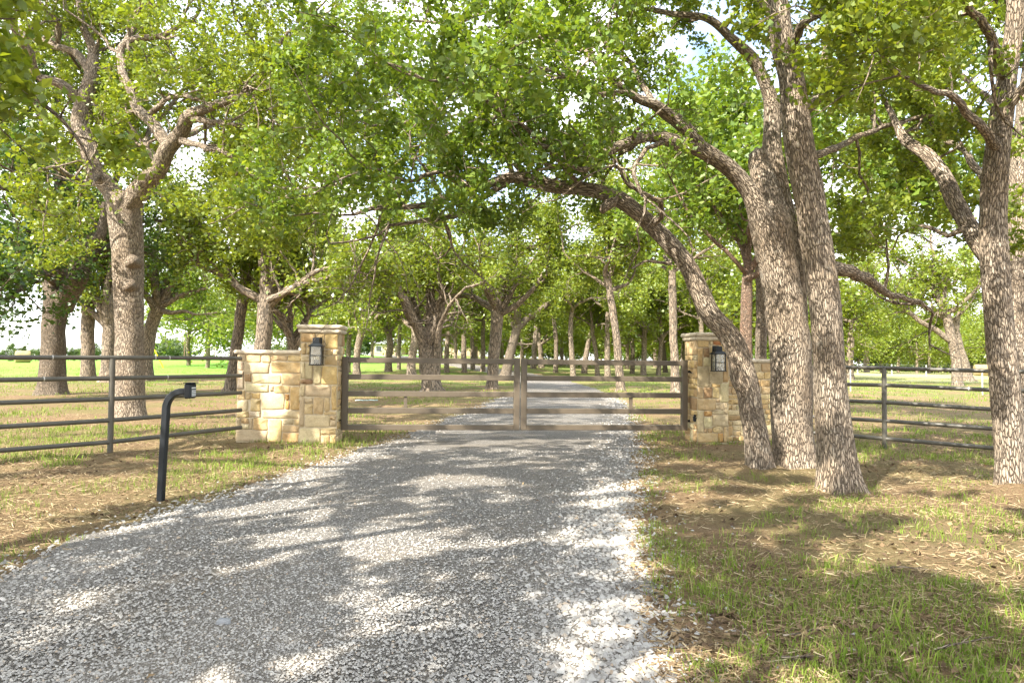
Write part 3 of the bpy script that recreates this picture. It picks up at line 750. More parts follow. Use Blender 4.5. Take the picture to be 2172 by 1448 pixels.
# ---- dark oak far left
b = G(110, 836); Y = b[1]
T = Tree(53, maxlvl=2, dens=(3.0, 4.6), lens=(1.9, 0.8), spread=0.22)
T.limb(PX([(110, 840, 0, 58), (111, 790, 0, 49), (114, 700, 0, 45), (122, 640, 0, 52), (126, 615, 0, 48)], Y), 20, 0.12, 0.01, 0.05, 0.13)
T.limb(PX([(119, 650, 0, 46), (118, 560, 0, 44), (120, 480, 0, 42), (133, 400, 0, 36), (125, 330, .2, 32), (100, 262, .4, 24), (60, 200, .6, 16), (0, 160, .9, 10)], Y), 12, 0.12, 0.03, 0.1, 0, (0.3, 1))
T.limb(PX([(128, 650, 0, 44), (165, 590, -.3, 37), (190, 520, -.5, 30), (215, 495, -.6, 22), (225, 430, -.8, 14), (250, 360, -1, 8)], Y), 12, 0.12, 0.03, 0.1, 0, (0.3, 1))
for rows in ([(118, 560, 0, 20), (60, 520, -1.6, 16), (0, 520, -3, 12), (-70, 540, -4, 7)], [(120, 480, 0, 20), (70, 420, -1.5, 15), (10, 400, -2.6, 10), (-60, 420, -3.4, 6)],
             [(133, 400, 0, 20), (180, 330, 1.2, 15), (220, 260, 2, 10), (260, 200, 2.6, 6)], [(118, 600, 0, 18), (80, 580, -2, 14), (30, 590, -3.6, 10), (-30, 600, -4.6, 6)],
             [(125, 330, .2, 18), (60, 330, 1.5, 13), (-10, 290, 2.5, 9), (-80, 290, 3, 6)], [(180, 540, -.4, 16), (240, 520, 1, 12), (300, 470, 2, 9), (350, 470, 3, 6)],
             [(112, 300, .3, 20), (125, 170, .6, 15), (150, 40, .8, 11), (160, -60, 1, 7)], [(70, 215, .5, 14), (25, 90, .8, 10), (-20, -20, 1, 6)], [(240, 400, -.8, 12), (290, 260, 0, 10), (320, 120, .8, 8), (340, 0, 1.2, 5)], [(60, 200, .6, 14), (-20, 170, -1, 10), (-90, 120, -2, 6)],
             [(115, 520, 0, 16), (60, 600, -3.0, 11), (0, 640, -4.6, 8), (-50, 640, -5.5, 5)]):
    T.limb(PX(rows, Y), 8, 0.14, 0.05, 0.1, 0, (0.2, 1))
T.finish('oak_tree', 'dark thick oak with a knot hole, beyond the pipe fence at the far left', b, 30000, 0.17, 'bark_dark', 'leaf_dark', 'kite')

# ---- trees of the grove : measured trunk, free crown
def grove(label, trunk, seed, limbs=(), n_auto=5, Ll=3.6, nleaf=14000, size=0.185, bark='bark_shaded', leaf='leaf', zb=None, Y=None, hfree=0.55, dens=2.3, minz=None, group='oaks of the grove beyond the gate', extra=None):
    if Y is None:
        b = G(trunk[0][0], trunk[0][1]); Y = b[1]
    else:
        b = P(trunk[0][0], trunk[0][1], Y); b[2] = float(ground(b[0], b[1]))
    near = Y < 42
    thin = nleaf == 6000
    if near: nleaf, size, Ll = 14500, 0.175, Ll * 1.2
    elif not thin: nleaf, size = 8500, 0.235
    else: size = 0.27
    T = Tree(seed, maxlvl=2, dens=(dens, 3.6), lens=(1.75, 0.85), spread=0.2, twigmesh=near, clear=0.0, away=0.2)
    rows = [(trunk[0][0], trunk[0][1] + 5, 0, trunk[0][2])] + [(x, y, 0, w) for x, y, w in trunk[1:]]
    ctrl = PX(rows, Y)
    ctrl[0][2] = min(ctrl[0][2], b[2] - 0.1)
    T.limb(ctrl, 12, 0.2, 0.015, 0.06, 0.25)
    top = np.array(ctrl[-1]); prev = np.array(ctrl[-2])
    for rows in limbs:
        T.limb(PX(rows, Y), 8, 0.2, 0.04, 0.1, 0, (0.3, 1))
    rng = T.rng
    d = np.array([0, 0, 1.0]); p = top[:3] - d * 0.1; c = [np.append(p, top[3] * 0.8)]
    for q in range(6):
        d = unit(d + rng.normal(0, 0.25, 3) + np.array([0, 0, 0.2])); p = p + d * Ll * 1.5 / 6
        c.append(np.append(p, c[0][3] * (1 - 0.14 * (q + 1))))
    T.limb(c, 8, 0.25, 0.04, 0.1, 0, (0.2, 1))
    az0 = rng.uniform(0, 6.28)
    for k in range(n_auto):
        az = az0 + 6.283 * k / max(1, n_auto) + rng.normal(0, 0.25)
        el = rng.uniform(0.10, 1.25)
        d = np.array([math.cos(az) * math.cos(el), math.sin(az) * math.cos(el), math.sin(el)])
        L = Ll * rng.uniform(0.8, 1.45)
        u = rng.uniform(hfree, 1.0)
        st = prev + (top - prev) * u
        p = st[:3] - d * 0.1; c = [np.append(p, min(top[3], st[3]) * rng.uniform(0.5, 0.8))]
        nseg = 5
        for q in range(nseg):
            d = unit(d + rng.normal(0, 0.26, 3) + np.array([0, 0, 0.06]))
            p = p + d * L / nseg
            c.append(np.append(p, c[0][3] * (1 - 0.82 * (q + 1) / nseg)))
        T.limb(c, 7, 0.25, 0.03, 0.1, 0, (0.2, 1))
    return T.finish('oak_tree', label, b, nleaf, size, bark, leaf, 'kite', group, minz=minz or (3.7 if near else 3.2))

GV = [
 ('thin oak trunk between the many stemmed oak and the wide forking oak', [(948, 790, 12), (947, 750, 10), (951, 705, 9), (954, 670, 9)], 140, [], 4, 3.8, {'nleaf': 6000}),
 ('thin straight oak just left of the straight oak at the gate centre', [(1024, 788, 11), (1025, 750, 9), (1024, 705, 9), (1028, 670, 8)], 141, [], 4, 3.8, {'nleaf': 6000}),
 ('slim oak midway between the leaning pair and the bend oak', [(1178, 790, 11), (1180, 750, 9), (1178, 705, 9), (1174, 670, 8)], 142, [], 4, 3.8, {'nleaf': 6000}),
 ('slim oak just left of the oak with a drooping branch', [(1341, 792, 10), (1342, 750, 9), (1340, 705, 8), (1343, 670, 8)], 143, [], 4, 3.8, {'nleaf': 6000}),
 ('slim oak rising just behind the right lantern pillar cap', [(1484, 800, 13), (1486, 750, 11), (1488, 705, 10), (1485, 670, 10)], 144, [], 4, 3.8, {'nleaf': 6000}),
 ('slim oak seen between the left lantern pillar and the gate hinge post', [(738, 790, 11), (739, 750, 10), (741, 705, 9), (744, 670, 9)], 145, [], 4, 3.8, {'nleaf': 6000}),
 ('thin oak between the crooked porch oak and its right neighbour', [(846, 784, 9), (846, 750, 8), (848, 705, 8), (852, 670, 7)], 146, [], 4, 3.8, {'nleaf': 6000}),
 ('many stemmed oak fanning out from one base, behind the left gate leaf', [(915, 828, 42), (913, 790, 38), (911, 760, 34), (909, 735, 20)], 101,
   [[(905, 800, 0, 24), (898, 740, 0, 24), (890, 705, -.2, 22), (870, 655, -.5, 19), (845, 610, -.8, 16), (828, 575, -1.0, 13), (815, 545, -1.2, 9), (806, 490, -1.5, 5)],
    [(912, 800, 0, 22), (911, 720, .1, 19), (913, 640, .3, 17), (916, 560, .4, 15), (938, 520, .5, 11), (955, 490, .6, 8), (960, 430, .8, 5)],
    [(924, 800, 0, 22), (928, 720, .1, 18), (936, 650, .4, 15), (948, 600, .8, 11), (965, 560, 1.1, 8), (985, 520, 1.3, 5)],
    [(898, 790, .3, 16), (893, 710, .5, 14), (880, 650, .9, 12), (862, 590, 1.6, 9), (850, 520, 2, 6)],
    [(922, 760, -.2, 14), (935, 690, -.7, 11), (955, 645, -1.6, 8), (990, 610, -2.4, 5)]], 2, 3.4, {'minz': 4.6}),
 ('straight oak left of the gate centre, first trunk left of the meeting posts', [(1044, 824, 26), (1046, 780, 24), (1052, 700, 25), (1055, 655, 27)], 102,
   [[(1056, 660, 0, 17), (1070, 630, .2, 14), (1090, 605, .3, 12), (1120, 580, .4, 9), (1150, 560, .5, 5)], [(1052, 670, 0, 14), (1075, 560, 1, 12), (1085, 520, 1.4, 10), (1110, 470, 1.8, 6)]], 4, 3.4),
 ('dark leaning oak that forks low, touching the straight trunk at the gate centre', [(1072, 797, 22), (1082, 750, 20), (1094, 705, 19), (1098, 685, 20)], 103,
   [[(1098, 695, 0, 17), (1120, 675, .2, 15), (1150, 655, .3, 12), (1185, 625, .4, 10), (1230, 610, .6, 5)], [(1095, 690, 0, 13), (1075, 660, .4, 11), (1062, 620, .8, 8), (1065, 580, 1, 5)]], 3, 3.6, {'bark': 'bark_dark'}),
 ('slim pale oak standing on the verge behind the right gate leaf, left of two', [(1318, 831, 20), (1314, 790, 17), (1308, 720, 16), (1298, 650, 16), (1290, 590, 13)], 104,
   [[(1296, 640, 0, 10), (1286, 590, 0, 8), (1288, 540, 0, 6), (1280, 480, .2, 4)]], 4, 3.0),
 ('straight oak close behind the right gate post', [(1434, 834, 22), (1432, 790, 19), (1428, 700, 17), (1426, 600, 16), (1424, 560, 13)], 105, [], 5, 3.0),
 ('slender oak leaning right behind the left end of the stone wing wall', [(488, 829, 26), (496, 770, 24), (508, 690, 23), (520, 600, 22), (524, 560, 20)], 106,
   [[(522, 580, 0, 15), (528, 530, .3, 13), (540, 480, .5, 10), (520, 420, .8, 6)]], 5, 3.4),
 ('oak behind the stone wing wall with a long limb arching toward the pillar', [(552, 830, 40), (556, 750, 34), (562, 680, 33), (566, 625, 34)], 107,
   [[(570, 650, 0, 18), (595, 625, -.3, 16), (640, 595, -.6, 13), (690, 572, -.9, 10), (740, 572, -1.2, 7), (790, 590, -1.4, 4)], [(570, 625, 0, 15), (600, 600, .6, 13), (630, 560, 1.2, 9), (650, 520, 1.8, 5)], [(562, 625, 0, 22), (560, 570, 0, 20), (556, 520, 0, 14), (570, 470, .2, 8)]], 3, 3.6, {'Y': 25.5}),
 ('oak at the far left of the drive, first trunk right of the stone pillar', [(757, 794, 17), (757, 760, 15), (763, 715, 14), (772, 690, 15)], 108,
   [[(772, 695, 0, 10), (790, 680, .2, 8), (820, 655, .4, 5)], [(770, 695, 0, 10), (768, 650, 0, 8), (775, 600, 0, 5)]], 3, 3.6),
 ('crooked oak in front of the farmhouse porch', [(824, 788, 17), (824, 760, 15), (828, 730, 14), (823, 700, 13)], 109, [[(824, 705, 0, 9), (842, 685, .2, 7), (860, 662, .3, 4)]], 4, 3.6),
 ('oak trunk right of the farmhouse porch, left of the many stemmed oak', [(872, 796, 21), (874, 760, 18), (880, 720, 17), (882, 690, 17)], 110, [], 5, 3.8),
 ('oak forking wide beside the bend of the drive, right of the many stemmed oak', [(985, 790, 12), (984, 750, 11), (984, 700, 10), (986, 680, 11)], 111,
   [[(986, 685, 0, 8), (1000, 665, 0, 7), (1015, 640, .2, 4)], [(985, 685, 0, 7), (975, 660, 0, 5), (960, 640, 0, 3)]], 4, 4.0),
 ('thin oak standing at the bend of the drive', [(1003, 784, 10), (1002, 740, 9), (1000, 700, 8), (1000, 680, 8)], 112, [], 5, 4.0),
 ('oak just right of the gate centre, left stem of a leaning pair', [(1130, 782, 13), (1134, 740, 11), (1138, 690, 10), (1140, 650, 9)], 113, [], 4, 4.2),
 ('oak just right of the gate centre, forked stem of a leaning pair', [(1149, 780, 13), (1147, 750, 11), (1145, 725, 11)], 114, [[(1147, 730, 0, 8), (1160, 710, .2, 6), (1166, 690, .2, 4)]], 4, 4.2),
 ('slim oak on the verge where the drive turns left', [(1216, 799, 12), (1213, 750, 11), (1210, 690, 10), (1216, 640, 9)], 115, [], 5, 3.8),
 ('oak leaning right across its thin neighbour, behind the right gate leaf', [(1238, 791, 13), (1244, 750, 11), (1255, 700, 10), (1262, 680, 10)], 116, [], 5, 3.8),
 ('thin bent oak under the leaning one, behind the right gate leaf', [(1268, 797, 11), (1264, 750, 9), (1258, 710, 9), (1256, 690, 8)], 117, [], 4, 3.6),
 ('upright oak touching the slim pale trunk behind the right gate leaf', [(1289, 799, 14), (1288, 750, 12), (1288, 700, 11), (1290, 650, 10)], 118, [], 5, 3.6),
 ('oak with a drooping left branch behind the right gate leaf', [(1364, 796, 13), (1366, 750, 11), (1367, 710, 11), (1368, 690, 11)], 119, [[(1364, 720, 0, 6), (1348, 705, 0, 5), (1330, 692, .2, 3)]], 5, 3.8),
 ('grey leaning oak, left one of a crossed pair near the right pillar', [(1396, 796, 11), (1400, 755, 9), (1404, 715, 9)], 120, [], 4, 3.8),
 ('dark leaning oak, right one of a crossed pair near the right pillar', [(1412, 790, 11), (1408, 750, 10), (1404, 715, 9)], 121, [], 4, 3.8, {'bark': 'bark_dark'}),
 ('straight oak between the dark oak and the big forked oak on the left', [(186, 808, 32), (186, 760, 27), (186, 700, 26), (188, 640, 24), (186, 600, 22)], 122, [], 5, 3.6, {'leaf': 'leaf_green'}),
 ('forked oak just left of the big forked trunk', [(228, 810, 34), (230, 770, 30), (232, 720, 28), (234, 690, 30)], 123, [[(234, 700, 0, 18), (236, 640, 0, 15), (240, 580, 0, 12), (236, 520, .3, 8)], [(230, 700, 0, 13), (215, 670, 0, 10), (200, 640, 0, 6)]], 4, 3.6),
 ('oak leaning right from behind the big forked trunk', [(312, 806, 28), (312, 750, 25), (322, 690, 25), (338, 650, 26)], 124,
   [[(336, 660, 0, 20), (360, 615, 0, 15), (395, 580, 0, 12), (440, 560, .2, 8), (480, 570, .4, 4)], [(332, 655, 0, 17), (352, 600, .2, 13), (380, 550, .4, 9), (400, 520, .6, 5)], [(340, 650, 0, 14), (390, 625, -.6, 10), (440, 610, -1, 6)]], 4, 3.2, {'leaf': 'leaf_green'}),
 ('reddish cedar like trunk behind the right pillar, left of a pair', [(1585, 905, 30), (1584, 760, 27), (1582, 640, 24), (1588, 560, 20)], 125, [[(1588, 570, 0, 14), (1590, 500, 0, 11), (1598, 430, .2, 7)]], 4, 2.6, {'Y': 17.5, 'bark': 'bark_red', 'leaf': 'leaf_green'}),
 ('dark trunk behind the right pillar, right of a pair', [(1608, 905, 26), (1612, 760, 24), (1617, 640, 26), (1614, 560, 22), (1606, 500, 18)], 126, [], 4, 2.6, {'Y': 18.6, 'bark': 'bark_dark', 'leaf': 'leaf_green'}),
 ('pale oak in the right paddock with one limb reaching left', [(2032, 818, 22), (2028, 770, 19), (2022, 730, 18), (2012, 690, 18), (2005, 660, 18)], 127,
   [[(2014, 722, 0, 13), (1985, 700, 0, 12), (1950, 680, 0, 10), (1915, 652, 0, 9), (1880, 625, .2, 6), (1850, 600, .3, 4)], [(2005, 665, 0, 12), (1985, 625, .2, 9), (1975, 580, .4, 6)]], 4, 4.2, {'hfree': 0.8}),
 ('leaning oak right behind the pale paddock oak', [(2052, 802, 24), (2044, 765, 18), (2036, 735, 14), (2026, 690, 12)], 128, [], 4, 4.0, {'Y': 56}),
 ('oak behind the pipe fence, just right of the tall straight trunk', [(1804, 806, 17), (1802, 760, 15), (1806, 710, 14), (1812, 680, 14)], 129, [], 5, 4.0),
 ('slim oak in the right paddock behind the post and wire fence', [(1838, 790, 12), (1838, 750, 11), (1842, 720, 10)], 130, [], 5, 4.4),
 ('twin stemmed dark oak in the right paddock', [(1856, 786, 13), (1855, 755, 12), (1860, 730, 12)], 131, [[(1855, 750, 0, 7), (1848, 720, 0, 6), (1845, 690, .2, 4)], [(1858, 740, 0, 7), (1866, 715, 0, 6), (1885, 690, .2, 4)]], 4, 4.4),
 ('bushy oak with dead twigs between the wing wall oak and the left pillar', [(628, 830, 26), (622, 740, 20), (616, 715, 18)], 132, [[(625, 740, 0, 15), (640, 710, 0, 13), (655, 670, .2, 9)], [(618, 720, 0, 12), (595, 690, 0, 9), (570, 660, .2, 5)]], 4, 2.6, {'Y': 27.5, 'hfree': 0.6}),
]
for it in GV:
    label, trunk, seed, limbs, na, Ll = it[:6]
    kw = it[6] if len(it) > 6 else {}
    grove(label, trunk, seed, limbs, na, Ll, **kw)

# ---- roadside oaks whose branches hang over the camera and shade the drive
def roadside(label, x, y, seed, h, Ll, nleaf, aims, leaf='leaf', size=0.095):
    b = np.array([x, y, float(ground(x, y))])
    T = Tree(seed, dens=(1.55, 3.6, 5.0), lens=(1.3, 0.5, 0.22), spread=0.06, clear=0.10, twigmesh=False)
    T.limb([np.array([x, y, -0.1, 0.30]), np.array([x + .05, y, 1.5, 0.25]), np.array([x - .1, y + .1, h, 0.24]), np.array([x - .1, y + .1, h + 0.5, 0.18])], 16, 0.15, 0.03, 0.1, 0.3)
    for az, el, L in aims:
        d = np.array([math.sin(R(az)) * math.cos(R(el)), math.cos(R(az)) * math.cos(R(el)), math.sin(R(el))])
        p = np.array([x - .1, y + .1, h - 0.1 + T.rng.uniform(-.5, .4)]); c = [np.append(p, 0.12)]
        for q in range(6):
            d = unit(d + T.rng.normal(0, 0.18, 3)); p = p + d * L / 6
            c.append(np.append(p, 0.12 * (1 - 0.8 * (q + 1) / 6)))
        T.limb(c, 8, 0.15, 0.05, 0.1, 0, (0.25, 1))
    T.finish('oak_tree', label, b, nleaf, size, 'bark', leaf, 'kite', 'roadside oaks shading the entrance', minz=3.0, near=True)
roadside('roadside oak left of the entrance, its leafy tips hanging into the view', -6.8, 0.4, 61, 3.6, 4.6, 32000, [(80, 28, 5.2), (40, 30, 4.6), (130, 35, 4.5), (0, 40, 4.0), (200, 40, 4.0), (280, 35, 4.0), (100, 60, 4.0), (62, 45, 5.0), (36, 7, 5.8)])
roadside('roadside oak behind the entrance, spreading over the near end of the drive', -3.7, -3.4, 62, 3.8, 4.6, 34000, [(20, 28, 4.6), (70, 30, 4.6), (110, 35, 4.5), (320, 40, 4.4), (200, 40, 4.0), (260, 35, 4.4), (100, 60, 4.0), (0, 55, 4.5), (35, 40, 3.6), (350, 25, 3.4)], size=0.13)
roadside('roadside oak on the right side of the entrance, shading the grass verge', 2.4, -3.0, 63, 3.6, 4.4, 21000, [(0, 30, 4.6), (50, 30, 4.4), (110, 35, 4.2), (310, 38, 4.2), (200, 40, 4.0), (250, 35, 4.0), (20, 60, 4.0), (290, 50, 4.2)], size=0.13)

roadside('roadside oak beyond the left picture edge, shading the pillar and the gate', -8.6, 5.4, 64, 4.8, 4.6, 26000, [(60, 30, 4.8), (95, 32, 5.0), (130, 35, 4.5), (20, 45, 4.0), (200, 40, 4.0), (280, 35, 4.0), (80, 60, 4.5), (45, 50, 4.6)])

for args in list(LATER): make_crown(*args)

# ---- distant trees : one of each kind, then copies
def far_tree(seed, h, w, nleaf, size, leaf, low=0.22):
    T = Tree(seed, maxlvl=2, dens=(1.6, 2.0), lens=(h * 0.26, h * 0.12), spread=h * 0.055, twigmesh=False)
    T.limb([np.array([0, 0, -0.2, h * 0.023]), np.array([0.1, 0, h * 0.2, h * 0.019]), np.array([0, 0.1, h * 0.42, h * 0.016])], 8, h * 0.1, 0.03)
    for k in range(7):
        az = k * 0.9 + T.rng.uniform(-.3, .3); el = T.rng.uniform(-0.12 if low < 0.2 else 0.05, 1.2)
        d = np.array([math.cos(az) * math.cos(el) * w, math.sin(az) * math.cos(el) * w, math.sin(el)])
        p = np.array([0, 0, h * T.rng.uniform(low, 0.42)]); c = [np.append(p, h * 0.012)]
        for q in range(4):
            d = d + T.rng.normal(0, 0.15, 3); p = p + d * h * 0.115
            c.append(np.append(p, h * 0.012 * (1 - 0.2 * (q + 1))))
        T.limb(c, 5, h * 0.08, 0.05, 0.1, 0, (0.1, 1))
    return T.finish('oak_tree', 'x', (0, 0, 0), nleaf, size, 'bark', leaf, 'kite')
def copy_tree(src, loc, rz, sc, label, group):
    r = src.copy(); COL.objects.link(r)
    r.location = loc; r.rotation_euler = (0, 0, rz); r.scale = (sc, sc, sc)
    r['label'] = label; r['group'] = group
    for ch in src.children:
        c = ch.copy(); COL.objects.link(c); c.parent = r
    return r
protos = {'far': [far_tree(201, 9, 1.0, 5600, 0.58, 'leaf_hazed', 0.08), far_tree(202, 8, 1.25, 5600, 0.58, 'leaf_hazed', 0.08)],
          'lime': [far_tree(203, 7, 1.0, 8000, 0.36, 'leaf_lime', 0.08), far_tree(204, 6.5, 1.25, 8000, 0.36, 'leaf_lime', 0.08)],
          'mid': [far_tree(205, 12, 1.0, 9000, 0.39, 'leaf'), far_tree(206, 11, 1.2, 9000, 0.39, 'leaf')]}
used = set()
LAND = [(-30, 'the left picture edge'), (48, 'the left hay bale'), (110, 'the dark thick oak'), (186, 'the straight oak near it'), (232, 'the forked oak'), (278, 'the big forked oak'), (347, 'the yellow guy guard'), (391, 'the first utility pole'), (440, 'the middle utility pole'), (490, 'the slender leaning oak'), (556, 'the wing wall oak'), (625, 'the bushy oak'), (675, 'the left lantern pillar'), (757, 'the first trunk past the left pillar'), (824, 'the crooked porch oak'), (872, 'the oak right of the porch'), (915, 'the many stemmed oak'), (985, 'the wide forking oak at the bend'), (1044, 'the straight oak left of the gate centre'), (1098, 'the meeting gate posts'), (1140, 'the leaning pair of oaks'), (1216, 'the slim oak where the drive turns'), (1262, 'the oak leaning over its thin neighbour'), (1318, 'the slim pale oak'), (1364, 'the oak with a drooping branch'), (1404, 'the crossed pair of oaks'), (1434, 'the right gate post oak'), (1500, 'the right lantern pillar'), (1590, 'the reddish cedar like trunk'), (1690, 'the twin stemmed oak'), (1750, 'the tall straight trunk'), (1804, 'the oak just past the tall trunk'), (1876, 'the right fence post'), (1950, 'the limb of the pale paddock oak'), (2032, 'the pale paddock oak'), (2082, 'the right hay bale'), (2135, 'the right edge oak'), (2230, 'the right picture edge')]
SEEN = set()
def where(stem, px):
    ld = sorted(LAND, key=lambda q: abs(q[0] - px))
    for x, nm in ld[:7]:
        rel = 'behind' if abs(px - x) < 9 else ('just left of' if px < x else 'just right of')
        if ld[0][0] != x and abs(px - x) > 60: rel = 'some way left of' if px < x else 'some way right of'
        t_ = f'{stem}, {rel} {nm}'
        if t_ not in SEEN:
            SEEN.add(t_); return t_
    return t_
def place(kind, px, Y, sc, label, group):
    i = RNG.integers(0, 2); src = protos[kind][i]
    p = P(px, 760, Y); loc = (p[0], Y, float(ground(p[0], Y)))
    rz = RNG.uniform(0, 6.28)
    if (kind, i) not in used:
        used.add((kind, i)); src.location = loc; src.rotation_euler = (0, 0, rz); src.scale = (sc,) * 3
        src['label'] = label; src['group'] = group
    else: copy_tree(src, loc, rz, sc, label, group)
LG = 'trees along the far edge of the hay field'
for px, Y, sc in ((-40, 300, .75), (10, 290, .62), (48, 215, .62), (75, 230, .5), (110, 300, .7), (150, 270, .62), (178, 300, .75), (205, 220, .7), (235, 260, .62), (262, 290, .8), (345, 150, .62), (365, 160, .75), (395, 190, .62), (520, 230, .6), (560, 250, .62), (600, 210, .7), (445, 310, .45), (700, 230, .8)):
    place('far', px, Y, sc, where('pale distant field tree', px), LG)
LG = 'young bright green trees beyond the grove'
for px, Y, sc in ((1120, 118, .9), (1165, 108, .9), (1200, 125, 1), (1240, 112, .85), (1275, 120, 1), (1310, 105, .8), (1350, 115, .95), (1385, 108, .9), (1420, 120, 1), (1460, 110, .9), (1020, 118, .8), (1060, 125, 1), (985, 140, .9), (1490, 118, .9), (1535, 105, .9), (1650, 110, .9), (1145, 150, 1.3), (1220, 155, 1.3), (1295, 150, 1.2), (1370, 155, 1.3), (1440, 150, 1.3), (1510, 150, 1.3), (1580, 140, 1.2), (1090, 160, 1.3), (1040, 165, 1.2), (1720, 140, 1.2), (1680, 150, 1.3)):
    place('lime', px, Y, sc, where('lime green young tree', px), LG)
LG = 'trees standing far back in the grove'
for px, Y, sc in ((760, 100, 1.0), (790, 90, .9), (700, 105, 1), (935, 95, 1), (965, 82, .9), (1105, 80, 1), (1190, 85, 1), (1330, 78, 1), (1390, 88, 1.1), (1450, 70, 1), (1520, 76, 1), (1560, 60, 1), (1640, 64, 1), (1690, 58, .9), (650, 90, 1), (610, 75, .9), (840, 120, 1), (1010, 95, 1.1), (1065, 100, 1.1), (1265, 92, 1), (560, 120, 1), (440, 62, .8), (400, 70, .85)):
    place('mid', px, Y, sc, where('far grove oak', px), LG)
LG = 'trees behind the farmhouse'
for px, Y, sc in ((715, 185, 1.1), (750, 200, 1.3), (800, 205, 1.4), (845, 200, 1.3), (900, 205, 1.4), (950, 200, 1.3), (1000, 195, 1.3)):
    place('far', px, Y, sc, where('pale tree behind the farmhouse', px), LG)
LG = 'trees across the right paddock'
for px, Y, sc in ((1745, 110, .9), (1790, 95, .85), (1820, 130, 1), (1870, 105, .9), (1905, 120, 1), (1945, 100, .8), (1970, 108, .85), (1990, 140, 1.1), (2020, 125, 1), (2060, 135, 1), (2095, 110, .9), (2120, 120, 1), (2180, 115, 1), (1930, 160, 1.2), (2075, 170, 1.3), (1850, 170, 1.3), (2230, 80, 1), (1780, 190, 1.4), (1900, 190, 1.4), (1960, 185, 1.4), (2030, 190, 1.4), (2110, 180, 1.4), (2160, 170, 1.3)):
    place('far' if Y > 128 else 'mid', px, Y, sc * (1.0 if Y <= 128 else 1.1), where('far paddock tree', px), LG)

# ------------------------------------------------------------------ gate pillars and wing walls
def stone_mesh(w, h, depth, rng):
    """rough squared block, face towards -y, centred on x,z"""
    k = 12
    hw, hh = w / 2, h / 2
    c = min(hw, hh) * rng.uniform(0.06, 0.20)
    j = min(0.010, 0.12 * min(w, h))
    pts = [(-hw + c, -hh), (0, -hh), (hw - c, -hh), (hw, -hh + c), (hw, 0), (hw, hh - c), (hw - c, hh), (0, hh), (-hw + c, hh), (-hw, hh - c), (-hw, 0), (-hw, -hh + c)]
    pts = np.array(pts) + rng.uniform(-j, j * 0.5, (k, 2)) * np.sign(np.array(pts) + 1e-6)
    r0 = np.column_stack([pts[:, 0], np.zeros(k), pts[:, 1]])
    r1 = np.column_stack([pts[:, 0], np.full(k, -depth * 0.6), pts[:, 1]])
    s = 1 - 0.008 / np.maximum(0.03, np.minimum(hw, hh))
    r2 = np.column_stack([pts[:, 0] * max(0.5, s), -depth + rng.uniform(-0.006, 0.006, k), pts[:, 1] * max(0.5, s)])
    r3 = np.column_stack([pts[:, 0] * .5, -depth + rng.uniform(-0.010, 0.005, k), pts[:, 1] * .5])
    v = np.concatenate([r0, r1, r2, r3, [[0, -depth - rng.uniform(-0.004, 0.010), 0]]])
    f = []
    i = np.arange(k); i2 = (i + 1) % k
    qs = np.concatenate([np.stack([i + a * k, i2 + a * k, i2 + (a + 1) * k, i + (a + 1) * k], 1) for a in range(3)])
    ts = np.stack([i + 3 * k, i2 + 3 * k, np.full(k, 4 * k)], 1)
    return mesh_np('stone', v, [qs, ts], None, False)

SRNG = np.random.default_rng(5)
def stone(parent, x0, x1, z0, z1, kind, face=(0, 0, 0)):
    """face = (origin x, origin y, turn) of the wall face in the parent's frame"""
    g = 0.0048
    w, h = x1 - x0 - 2 * g, z1 - z0 - 2 * g
    if w < 0.015 or h < 0.015: return
    me = stone_mesh(w, h, SRNG.uniform(0.010, 0.019), SRNG)
    me.materials.append(M['st_' + kind])
    cx, cz = (x0 + x1) / 2, (z0 + z1) / 2
    a = face[2]
    put('stone', me, parent, (face[0] + math.cos(a) * cx, face[1] + math.sin(a) * cx, cz), (0, 0, a))

def ashlar(parent, W, H, face, rng, kinds=('cream', 'tan', 'ochre', 'olive', 'tan', 'ochre', 'grey', 'brown'), z0=0.0):
    z = z0
    while z < H - 0.03:
        h = rng.choice([0.09, 0.13, 0.17, 0.22]) if H - z > 0.26 else H - z
        x = 0.0
        while x < W - 0.02:
            w = rng.uniform(0.10, 0.34)
            if W - x - w < 0.09: w = W - x
            k = rng.choice(kinds)
            if h > 0.15 and rng.random() < 0.35:
                s = rng.uniform(0.4, 0.6) * h
                stone(parent, x, x + w, z, z + s, k, face); stone(parent, x, x + w, z + s, z + h, rng.choice(kinds), face)
            else: stone(parent, x, x + w, z, z + h, k, face)
            x += w
        z += h

